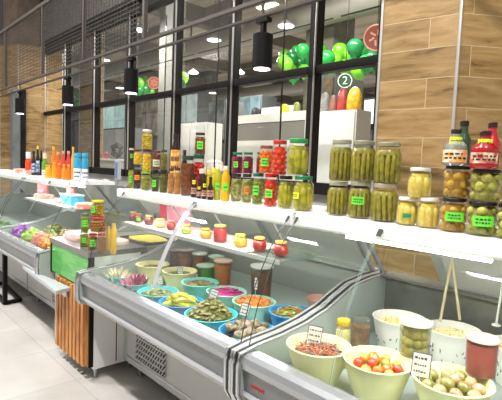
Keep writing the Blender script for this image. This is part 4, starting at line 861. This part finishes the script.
for x, y, c_, l in ((Y2[0], Y2[1], ('br1', '9A8A3A'), 'yellow brine around the orange tomatoes'), (-.63, 1.52, ('br2', '8A8452'), 'cloudy brine around the green tomatoes')):
    tag(MB().lathe([(.07, -.03), (.104, 0), (0, .001)], 24).build('brine', mat(c_[0], c_[1], .12, coat=.5), smooth=True, loc=(x, y, .77)), l, 'brine', None, 'stuff')
# white bowls with noodles and rice, patterned glass bowls
BT = glass('bowl_glass', 'F0F0EA', 1.4, .8, .06, .3, 'DAD6CC')
def wbowl(lb, x, y, r, zr, c_, nm, clb, seed):
    z0 = DZ+.001; h = zr-z0; b = bowl(lb, x, y, r, z0, h, WHB, 'white bowls at the back of the nearest case', base=.66)
    mb = MB(); rq = random.Random(seed); fa = facing(x, y)
    for k in range(16):     # dark printed sprigs on the outside
        a = fa+rq.uniform(-1.2, 1.2); zz = h*rq.uniform(.25, .62); rad = r*(.66+.34*(zz/h))*1.0+.004
        for j in range(3):
            a2 = a+rq.uniform(-.06, .06); mb.bar((rad*math.cos(a), rad*math.sin(a), zz), (rad*math.cos(a2), rad*math.sin(a2), zz+rq.uniform(-.012, .014)), .0022, .0022)
    mb.build('printed_sprigs', mat('print_grey', '6E6A62', .5), b)
    pile(nm, clb, 'salad', x, y, zr-.035, r*.88, .022, [m_(nm+c_, c_), m_(nm+'b', 'E8D28A'), m_(nm+'c', 'F0E4B4')], 'stuff', 220, 'grain', seed)
wbowl('white bowl of yellow corn salad, left of the pair at the back', -1.045, 1.905, .118, .833, 'E8DCA0', 'corn_salad', 'pale yellow corn salad in the left white bowl', 51)
wbowl('white bowl with tongs and pale noodles at the back', -.825, 1.965, .112, .833, 'F0DFB0', 'noodle_salad', 'pale yellow noodle salad in the white bowl with tongs', 52)
wbowl('white bowl of pale salad cut by the right edge of the picture', -.585, 2.03, .112, .82, 'F0DFB0', 'pale_salad', 'pale salad in the white bowl at the right edge', 53)
tg = thing('tongs', 'light wooden tongs standing upright in the white bowl of noodles', 'tongs', (-.825, 1.965, .82))
a_, b_, c_ = onY(452, 258, 1.98), onY(440, 322, 1.94), onY(460, 320, 1.94); o_ = Vector((-.825, 1.965, .82)); TW = mat('tongs_wood', 'B5AA86', .5)
for q in (b_, c_): MB().bar(a_-o_, q-o_, .010, .005).build('arm', TW, tg)
MB().tube([a_-o_+Vector((-.006, 0, 0)), a_-o_+Vector((0, 0, .006)), a_-o_+Vector((.006, 0, 0))], .004, 6).build('hinge', STEEL, tg)
sp = thing('serving_spoon', 'pale long-handled spoon leaning in the white bowl at the right edge', 'spoon', (-.585, 2.03, .80)); o_ = Vector((-.585, 2.03, .80))
a_, b_ = onY(503, 283, 2.0), onY(496, 325, 1.98)
MB().bar(a_-o_, b_-o_, .008, .005).build('handle', mat('spoon_grey', 'C4C6BC', .4), sp); MB().ball(b_-o_, .018, 0, 10, 6, (1, 1, .4)).build('scoop', mat('spoon_grey', 'C4C6BC'), sp)
# tubs in the nearest case
def rtub(label, L, R_, top, bot, y, cont, lid, kind=None):
    zb = onY((L+R_)/2, bot, y).z; return tub(label, L, R_, top, y, cont, lid, max(zb, DZ+.001), 'clear tubs in the nearest case')
def stand(label, x, y, r, z): 
    return tag(MB().lathe([(r*.8, 0), (r, z-DZ-.004), (0, z-DZ-.004)], 18).build('upturned_bowl', PYL, smooth=True, loc=(x, y, DZ+.001), ang=30), label, 'bowl')
tub('shallow clear tub of brown spread behind the small gold-lidded jar', 354.5, 375, 319.5, 1.74, ('A8825E', '8A5E40', 25), WLID and PLC, group='clear tubs in the nearest case')
# jar of cream with gold lid
jar('small cream jar with a shiny gold lid between the first two yellow bowls', 342.8, 357.6, 321.5, 1.60, DZ+.001, 'mash', ('E4DCA0', 'D2C888', 20), 'D9B01E', None, lids=.1, name='cream_jar')
x_ = onY(420, 330, 1.75).x
tub('clear tub of green tomatoes resting on the rims of two yellow bowls', 404, 436.5, 321.5, 1.60, ('A8A03A', '7E7A26', 12), WLID and mat('lid_clear', 'D2D2BE', .2, coat=.5), z0=.8165, group='clear tubs in the nearest case', base=.9, rounds=True)
tub('clear tub of red sauce near the right edge, resting on two bowl rims', 473, 505, 338, 1.635, ('A83020', '8E2014', 12), mat('lid_pink', 'D9B0A8', .25, coat=.4), z0=.8165, group='clear tubs in the nearest case', base=.9)
price_tag('white price tag with violet border standing in the red salad', 330, 0, 1.40, .795, .082, .058, .12, lean=.05)
price_tag('white price tag with violet border in front of the green tomatoes', 445.5, 0, 1.47, .80, .088, .062, .05, lean=.05)
# ============================================================ WORK COUNTER BETWEEN THE CASES
X0, X1 = -3.632, -2.908; WZ = .885
wc = thing('work_counter', 'counter with steel top, bright green front panel and wooden slat skirt', 'counter', (X0, 1.27, 0)); ofs = (-X0, -1.27, 0)
P_ = lambda mb, n, m, par=wc, **k: mb.build(n, m, par, loc=ofs, **k)
P_(MB().box(X0, X1, 1.28, 1.62, .08, WZ-.035), 'cabinet', OFFW)
P_(MB().box(X0, X1, 1.235, 1.66, WZ-.035, WZ), 'worktop', mat('worktop_steel', '8A8480', .3, .6))
P_(MB().box(X0+.03, X1-.02, 1.245, 1.258, .63, WZ-.04), 'green_panel', GRN)
P_(MB().box(X0, X0+.028, 1.243, 1.26, .62, WZ-.036).box(X1-.019, X1, 1.243, 1.26, .62, WZ-.036).box(X1-.56, X1, 1.25, 1.279, .1, WZ-.036), 'frame', BLK)
n_ = 8; ws = .5/n_
sxa, sxb = X1-.015-.53, X1-.015
for k in range(n_):
    a = sxa+(sxb-sxa)*k/n_; P_(MB().box(a, a+(sxb-sxa)/n_*.62, 1.222, 1.249, .10, .62), 'wooden_slat', WOODS)
P_(MB().box(sxa, sxb, 1.2495, 1.2499, .10, .62), 'slat_backing', mat('slat_gap', 'A87840', .6))
for fx in (X0+.05, X1-.06):
    for fy in (1.32, 1.58): P_(MB().lathe([(.02, 0), (.02, .01), (.012, .012), (.012, .081)], 10, fx, fy), 'foot', STEEL)
P_(MB().box(X1+.0005, X1+.003, 1.44, 1.446, .1, .6), 'panel_seam', BLK)
bs_ = thing('bag_shelf', 'light grey bag shelf jutting out under the green panel', 'shelf', (-3.5, 1.1, .58)); o_ = Vector((-3.5, 1.1, .58))
pts = [onZ(24, 267, .60), onZ(56, 291, .60), onZ(78, 286, .60), onZ(43, 263.5, .60)]
mb = MB(); lo = [Vector((p.x, min(p.y, 1.15 if i > 1 and p.x < -3.64 else 1.221), .575))-o_ for i, p in enumerate(pts)]; hi_ = [p+Vector((0, 0, .025)) for p in lo]
mb.add(lo+hi_, [(3, 2, 1, 0), (4, 5, 6, 7), (0, 1, 5, 4), (1, 2, 6, 5), (2, 3, 7, 6), (3, 0, 4, 7)]); mb.build('board', mat('bag_shelf_grey', 'B5B8BA', .35), bs_)
MB().box(.0, .3, .105, .12, -.06, -.006).build('bracket', STEEL, bs_)
# goods on the worktop
def wj(l, L, R_, tp, y, z, k, c_, lid, st=None, x=None, **kk): return jar(l, L, R_, tp, y, z, k, c_, lid, st, 'small jars stacked on the steel worktop', x=x, **kk)
GV = ('98A82A', '6E7A1E', 40); RV = ('C0602A', '7E6A1E', 40)
wa = wj('bottom left jar of green vegetables on the steel worktop', 80.2, 88, 231, 1.305, WZ+.001, 'bead', GV, '5A6A3A', (LABG, .3, .66, .9, 0))
wb_ = wj('bottom red-lidded jar with a green sticker at the worktop corner', 88.4, 97.4, 233.4, 1.305, WZ+.001, 'bead', RV, 'A8322A', (LABG, .25, .72, 1.2, 0))
wc_ = wj('bottom right red-lidded jar of mixed vegetables on the worktop', 97.8, 106, 233.2, 1.305, WZ+.001, 'bead', RV, 'A8322A')
wd = wj('middle left jar with a green sticker on the worktop stack', 80.2, 88.2, 213.2, 1.31, wa[2]+.001, 'bead', GV, '5A6A3A', (LABG, .3, .7, 1.2, 0), x=wa[3])
we = wj('middle red-lidded jar of red vegetables on the worktop stack', 89, 103.4, 216.4, 1.31, max(wb_[2], wc_[2])+.001, 'bead', RV, 'B8322E', None, x=(wb_[3]+wc_[3])/2)
wf = wj('topmost yellow-lidded jar with a green sticker on the worktop stack', 87.2, 100, 199.4, 1.31, we[2]+.001, 'bead', ('C9A02A', '8A6A1E', 40), 'E0D02A', (LABG, .3, .75, .8, -.8), x=we[3]-.01)
for L, R_, tp, l in ((106.8, 111, 226.5, 'left'), (111.4, 117, 223.6, 'right')):
    bottle('%s yellow oil bottle with gold cap beside the worktop jars' % l, L, R_, tp, 1.38 if l == 'left' else 1.35, WZ+.001, OILY, mat('cap_gold2', 'C9A23A', .4), None, None, 'yellow oil bottles on the worktop', sh=.8, nk=.6)
def slab(name, label, cat, cx, cy, z, sx, sy, h, m, seed, rz=0, kind=None, lump=.25):
    rq = random.Random(seed); N = 14; vs = []; fs = []
    for j, (f_, hh) in enumerate(((1, 0), (1.02, h*.4), (.94, h*.85), (.6, h), (.25, h*1.05))):
        for k in range(N):
            a = 2*PI*k/N; w = 1+lump*math.sin(3*a+seed)*.4+rq.uniform(-lump, lump)*.25
            vs.append((sx*f_*w*math.copysign(abs(math.cos(a))**.7, math.cos(a)), sy*f_*w*math.copysign(abs(math.sin(a))**.7, math.sin(a)), hh+rq.uniform(-1, 1)*h*.06*(j > 1)))
    for j in range(4):
        for k in range(N): fs.append((j*N+k, j*N+(k+1) % N, (j+1)*N+(k+1) % N, (j+1)*N+k))
    fs += [tuple(range(N))[::-1], tuple(range(4*N, 5*N))]
    o = MB().add(vs, fs).build(name, m, smooth=True, loc=(cx, cy, z), rot=(0, 0, rz)); return tag(o, label, cat, None, kind)
PINK = mat('meat_film', 'EBD5CE', .3, col2='D98A82', scale=9, coat=.4, lo=.5, hi=.72)
q = onZ(60, 232, WZ); slab('wrapped_meat', 'white and pink film-wrapped meat lying at the left of the steel worktop', 'meat', -3.46, 1.44, WZ+.001, .14, .13, .055, PINK, 3)
q = onZ(76, 236, WZ); slab('wrapped_meat', 'flat pink film-wrapped meat beside the stacked worktop jars', 'meat', -3.17, 1.53, WZ+.001, .13, .09, .035, PINK, 5)
# ---- back counter behind the work counter
bc_ = thing('back_counter', 'low steel counter behind the green-fronted work counter', 'counter', (-3.3, 2.6, 0))
MB().box(-2.9, .3, -.3, .3, .0, .86).build('cabinet', BODY, bc_); MB().box(-2.93, .33, -.33, .33, .86, .89).build('top', mat('worktop_steel', '8A8480'), bc_)
# steel tray of yellow bread, on the worktop's rear by the case
q = onZ(137, 241, .90)
bx, by = -2.76, 1.93
tr_ = thing('baking_tray', 'shallow steel tray carrying a slab of yellow corn bread', 'tray', (-3.27, 1.86, WZ)); 
rc = thing('rear_counter', 'grey steel side counter behind the film-wrapped meat', 'counter', (X0, 1.68, 0))
MB().box(0, X1-X0, 0, .5, 0, WZ-.03).build('cabinet', BODY, rc); MB().box(0, X1-X0, -.01, .52, WZ-.03, WZ-.002).build('top', mat('worktop_grey', 'A8A39C', .35, .4), rc)
tr_.location = (-3.13, 1.80, WZ)
MB().box(-.2, .19, -.13, .15, 0, .006).box(-.2, -.194, -.13, .15, .006, .02).box(.184, .19, -.13, .15, .006, .02).box(-.194, .184, -.13, -.124, .006, .02).box(-.194, .184, .144, .15, .006, .02).build('pan', mat('tray_dark', '6E6A64', .35, .5), tr_)
slab('corn_bread', 'flat slab of bright yellow corn bread on the steel tray', 'bread', -3.13, 1.81, WZ+.0065, .165, .115, .022, mat('corn_bread', 'E8D04A', .6, col2='D9B83A', scale=30), 8)
# blue tub with red-lidded cup, scale, display poles behind
tb = thing('blue_tub', 'sky blue rectangular tub with white rim on the inner shelf of the far case', 'tub', (-3.53, 2.0, WZ))
q0, q1 = onY(64.5, 208, 1.98), onY(80.5, 208, 1.98); tb.location = ((q0.x+q1.x)/2, 2.04, WZ)
w_ = (q1.x-q0.x)/2
fy = 2.04
q = onY(72, 205, 1.6); tb.location = (q.x, 1.6, 1.0825)
MB().box(-.12, .12, -.06, .06, 0, .085).build('body', mat('tub_sky', '4FB8DC', .4), tb); MB().box(-.125, .125, -.065, .065, .085, .095).build('rim', LABW, tb)
cu_ = thing('lidded_cup', 'small cup with a red lid standing on the blue tub', 'cup', (q.x-.03, 1.6, 1.1785))
MB().lathe([(.035, 0), (.04, .05)], 16).cap(.04, .05, 16).build('body', mat('cup_pink', 'D9A09A', .4), cu_); MB().lathe([(.043, .048), (.043, .06), (0, .06)], 16).build('lid', mat('cup_lid', 'C2484E', .4), cu_)
sc_ = thing('price_scale', 'white price scale with a tall violet display on the back counter', 'scale', (X1-.26, 2.05, WZ))
q = onY(104, 190, 2.05); sc_.location = (q.x, 2.05, .89)
sc_.location = (onY(104, 190, 2.42).x, 2.42, .891)
MB().box(-.02, .28, -.08, .08, 0, .05).build('base', mat('scale_white', 'DEDEDC', .4), sc_); MB().box(.0, .26, -.07, .07, .051, .056).build('plate', STEEL, sc_)
MB().box(-.015, .015, .02, .05, .05, .30).build('pole', mat('scale_white', 'DEDEDC'), sc_)
MB().box(-.05, .05, -.0, .045, .12, .37).build('display_head', mat('scale_white', 'DEDEDC'), sc_)
MB().box(-.04, -.0, -.004, 0, .13, .36).build('display', mat('display_violet', '4A3A86', .3), sc_)
dp = thing('display_pole', 'thin customer display on a round foot behind the scale', 'display', (onY(117.5, 190, 2.7).x, 2.7, .891))
MB().lathe([(.08, 0), (.07, .012), (.012, .02)], 20).cap(.012, .02).build('foot', mat('foot_grey', '7E8284', .4), dp); MB().tube([(0, 0, .018), (0, 0, .36)], .01, 8).build('pole', STEEL, dp)
MB().box(-.045, .045, -.02, .02, .36, .60).build('screen_box', mat('scale_grey', 'B4B8BE', .4), dp); MB().box(-.03, .03, -.024, -.02, .38, .58).build('screen', mat('screen_blue', '6A7AA0', .3), dp)
q = onY(116, 210, 2.30)
slab('purple_bag', 'crumpled blue violet bag on the back counter', 'bag', -4.62, 2.42, .891, .12, .08, .08, mat('bag_violet', '4A3FA8', .45), 12)
slab('dark_parcel', 'dark wrapped parcel on the back counter behind the scale', 'parcel', -4.3, 2.66, .891, .14, .08, .06, mat('parcel_dark', '4A4642', .5, col2='6E6862', scale=14), 13)
# ============================================================ GOODS IN THE FAR CASES
zd = DZ+.001
def heap(px, py, z, r, cols, l, cat, seed, pc='leaf', n=60, nm='salad_heap', h=.05, y=None):
    q = onZ(px, py, z+.03) if y is None else onY(px, py, y); return pile(nm, l, cat, q.x, min(q.y, 2.05), z+h*.25, r, h, [m_(c, c) for c in cols], 'stuff', n, pc, seed)
FB = [(-4.72, 1.36, .12, 'BEET', ['8A3AA0', '5A2A7A', 'B06AC0'], 'purple shredded cabbage in the far case'), (-4.62, 1.62, .12, 'LET', ['8A9A4A', '6B7A34', 'B5A060'], 'mixed brown green pickles in the far case'), (-4.45, 1.36, .11, 'GR', ['9AC23A', '7AA02A', 'B8D25A'], 'bright green lettuce salad in the far case'), (-4.21, 1.36, .10, 'PK', ['D98A7A', 'C26A5A', 'E8B8A8'], 'pinkish orange salad in the far case'), (-3.98, 1.36, .11, 'OR', ['F8961E', 'F07A1A', 'F8B23A'], 'bright orange carrot salad at the near end of the far case'), (-3.95, 1.62, .12, 'MX', ['8A3A5A', 'A85A7A', '6B6A3A'], 'dark pink and green salad behind the orange one'), (-4.28, 1.62, .12, 'MX2', ['9A8A5A', '7A6A3A', 'B89A7A'], 'brown mushroom salad at the back of the far case')]
for i, (x, y, r, c_, cols, l) in enumerate(FB):
    bowl('clear bowl holding the '+l, x, y, r+.008, zd, .10, PLC, 'shallow clear bowls in the far case', base=.7)
    pile('salad_heap', 'heap of '+l, 'salad', x, y, zd+.10, r*.98, .10, [m_(c, c) for c in cols], 'stuff', 90, 'leaf', 60+i)
for i, (x, y, l) in enumerate(((-4.88, 1.60, 'left'), (-4.30, 1.62, 'middle'), (-3.80, 1.62, 'right'))):
    slab('meat_pack', '%s white and pink pack of sliced meat on the inner shelf of the far case' % l, 'meat', x, 1.60, 1.0825, .11, .085, .045, mat('sliced_meat', 'F0D2C4', .4, col2='D9806E', scale=14, lo=.45, hi=.6), 30+i)
cc = thing('lidded_cup', 'stack of two pink tubs on the inner shelf of the far case', 'tub', (-4.02, 1.80, 1.05)); cc.location = (onY(43, 200, 1.6).x, 1.6, 1.0825)
MB().lathe([(.05, 0), (.055, .06), (.058, .065), (.058, .075), (.05, .08), (.055, .14), (.058, .15), (.058, .158), (0, .158)], 18).build('tub_body', mat('tub_pink', 'D9808A', .4), cc, smooth=True, ang=30)
for i, (x, y, m) in enumerate(((-5.4, 1.4, ['3A6A8A', '5A8AAA']), (-5.75, 1.45, ['4A8A4A', '6AA85A']), (-6.2, 1.45, ['D98A9A', 'E8B8C0']))):
    pile('salad_heap', 'heap of %s salad in the farthest case' % ['blue green', 'green', 'pink'][i], 'salad', x, y, zd+.01, .14, .09, [m_(c, c) for c in m], 'stuff', 70, 'leaf', 80+i)
for i, x in enumerate((-5.35, -5.75)):
    slab('meat_pack', '%s pink meat pack lying on the top shelf of the farthest case' % ['nearer', 'farther'][i], 'meat', x, 1.64, SH, .15, .08, .05, mat('sliced_meat', 'F0D2C4'), 40+i)
# small red lettering on the nearest case front
nt_ = bpy.data.objects['display_case.001']
mb = MB(); rq = random.Random(4); x = -1.24
while x < -1.17: mb.box(x, x+.006, 1.1735, 1.1775, .648, .648+rq.uniform(.012, .02)); mb.box(x, x+.009, 1.1735, 1.1775, .655, .659); x += .012
mb.build('lettering', mat('lettering_red', 'B83A3E', .5), nt_, loc=(1.329, -1.5, 0))
# person behind the glass
def person(x, y, face):
    t = thing('person', 'person in a dark top leaning over a counter behind the glass wall', 'person', (x, y, 0), face)
    V = [(0, 0, .95), (0, 0, 1.12), (.03, 0, 1.30), (.05, 0, 1.43), (.07, 0, 1.50), (.09, .0, 1.56), (.10, 0, 1.66),
         (.04, .17, 1.40), (.16, .24, 1.18), (.36, .16, 1.12), (.46, .12, 1.12), (.04, -.17, 1.40), (.16, -.24, 1.18), (.36, -.16, 1.12), (.46, -.12, 1.12),
         (0, .1, .88), (.01, .11, .48), (-.02, .11, .09), (.12, .12, .04), (0, -.1, .88), (.01, -.11, .48), (-.02, -.11, .09), (.12, -.12, .04)]
    E_ = [(0, 1), (1, 2), (2, 3), (3, 4), (4, 5), (5, 6), (3, 7), (7, 8), (8, 9), (9, 10), (3, 11), (11, 12), (12, 13), (13, 14), (0, 15), (15, 16), (16, 17), (17, 18), (0, 19), (19, 20), (20, 21), (21, 22)]
    R_ = [.15, .14, .16, .12, .055, .08, .09, .07, .045, .035, .03, .07, .045, .035, .03, .1, .065, .05, .04, .1, .065, .05, .04]
    me = bpy.data.meshes.new('body'); me.from_pydata(V, E_, []); o = bpy.data.objects.new('body', me); C.objects.link(o); o.parent = t
    sk = o.modifiers.new('skin', 'SKIN')
    for i, r in enumerate(R_): me.skin_vertices[0].data[i].radius = (r, r)
    me.skin_vertices[0].data[0].use_root = True
    o.modifiers.new('sub', 'SUBSURF').levels = 2; o.modifiers['sub'].render_levels = 2
    me.materials.append(mat('skin', 'C99A80', .5))
    sh = MB().lathe([(.17, .92), (.165, 1.1), (.185, 1.28), (.17, 1.40), (.09, 1.47)], 18, .03, 0, sy=1.15).build('dark_top', mat('top_dark', '4A4444', .8), t, smooth=True)
    MB().ball((.085, 0, 1.66), .108, 0, 14, 10, (1, .85, 1.05)).build('hair', mat('hair_brown', '4A362A', .8), t, smooth=True)
    f_ = MB(); f_.ball((.125, 0, 1.63), .085, 0, 14, 10, (1, .85, 1.2)).ball((.213, 0, 1.625), .014, 0, 8, 6, (1, .8, 1.6)); f_.ball((.198, .03, 1.65), .01, 1, 6, 5).ball((.198, -.03, 1.65), .01, 1, 6, 5).ball((.2, 0, 1.585), .018, 2, 8, 5, (.5, 1.2, .35))
    for s in (1, -1): f_.ball((.10, s*.078, 1.64), .02, 0, 6, 5, (.6, .4, 1.2))
    f_.build('face', [mat('skin', ''), mat('eye_dark', '2A2220', .3), mat('lips', 'A8605A', .5)], t, smooth=True)
    g = MB()
    for s in (1, -1):
        g.tube([(.16, s*.24, 1.19), (.30, s*.185, 1.135)], [.055, .045], 10)
        for k in range(5):
            an = (-.5+.25*k) if k < 4 else s*-1.0
            g.tube([(.47, s*.12, 1.12), (.50+.01*math.cos(an), s*.12+math.sin(an)*.03, 1.115), (.53-.02*(k == 4), s*.12+math.sin(an)*.045, 1.10)], [.009, .009, .007], 6, 1)
    g.build('sleeve_and_fingers', [mat('top_dark', ''), mat('skin', '')], t, smooth=True)
q = onY(222, 145, 5.55); person(q.x, 5.55, -1.9)
q = onY(214, 160, 4.2)
boxthing('cake_counter', 'pale counter in front of the person behind the glass', 'counter', q.x-.3, q.x+.35, 4.05, 4.35, 0, 1.42, [('body', [(q.x-.3, q.x+.35, 4.05, 4.35, 0, 1.39)], mat('stand_pale', '')), ('top', [(q.x-.32, q.x+.37, 4.03, 4.37, 1.39, 1.42)], WK)])
tag(MB().lathe([(.13, 0), (.13, .05), (.12, .10), (.07, .13), (0, .135)], 20).build('cake_box', mat('cake_pink', 'E8C8C0', .5, col2='F2E8E4', scale=14), smooth=True, loc=(q.x+.02, 4.2, 1.421)), 'round domed pink and white cake box on the pale counter', 'box')
# ============================================================ LIGHTS
w = bpy.data.worlds.new('world'); bpy.context.scene.world = w; w.use_nodes = True
w.node_tree.nodes['Background'].inputs[0].default_value = lin('E6E4E0'); w.node_tree.nodes['Background'].inputs[1].default_value = .5
def area(name, loc, sx, sy, e, rot=(0, 0, 0), col=(1, .985, .965)):
    l = bpy.data.lights.new(name, 'AREA'); l.shape = 'RECTANGLE'; l.size = sx; l.size_y = sy; l.energy = e; l.color = col
    o = bpy.data.objects.new(name, l); C.objects.link(o); o.location = loc; o.rotation_euler = rot; return o
for i in range(4): area('aisle_lamp', (-8+3.0*i, -.6, 5.2), .6, .2, 185)
for i in range(3): area('seller_lamp', (-6.5+3*i, 2.35, 4.6), 1.2, .2, 32)
for i in range(4): area('hall_lamp', (-30+9*i, 10+(i % 2)*6, 5.2), 3, 1, 1000)
area('hall_fill_near', (-5, 6.2, 5.2), 3, .6, 450)  # unseen fill, added to brighten the hall close to the partition
for x0, x1, e in ((-2.85, -1.4, 5), (-1.25, .15, 11), (-5, -3.95, 4)):
    area('case_lamp', ((x0+x1)/2, 1.476, 1.236), x1-x0, .02, e, (.3 if e > 10 else .1, 0, 0))
for x0, x1 in ((-2.8, -1.45), (-4.95, -3.75)):
    area('under_shelf_fill', ((x0+x1)/2, 1.56, 1.06), x1-x0, .03, 3)  # unseen fill, added to brighten the deck under the inner shelf
for i in range(3): area('hall_front_fill', (-9.5+3*i, 3.75, 3.5), 1.0, .12, 60, (.75, 0, 0))  # unseen fills, added to light upright faces turned to the camera
vs = bpy.context.scene.view_settings; vs.view_transform = 'Standard'; vs.look = 'None'; vs.exposure = .12; vs.gamma = 1; vs.use_curve_mapping = False
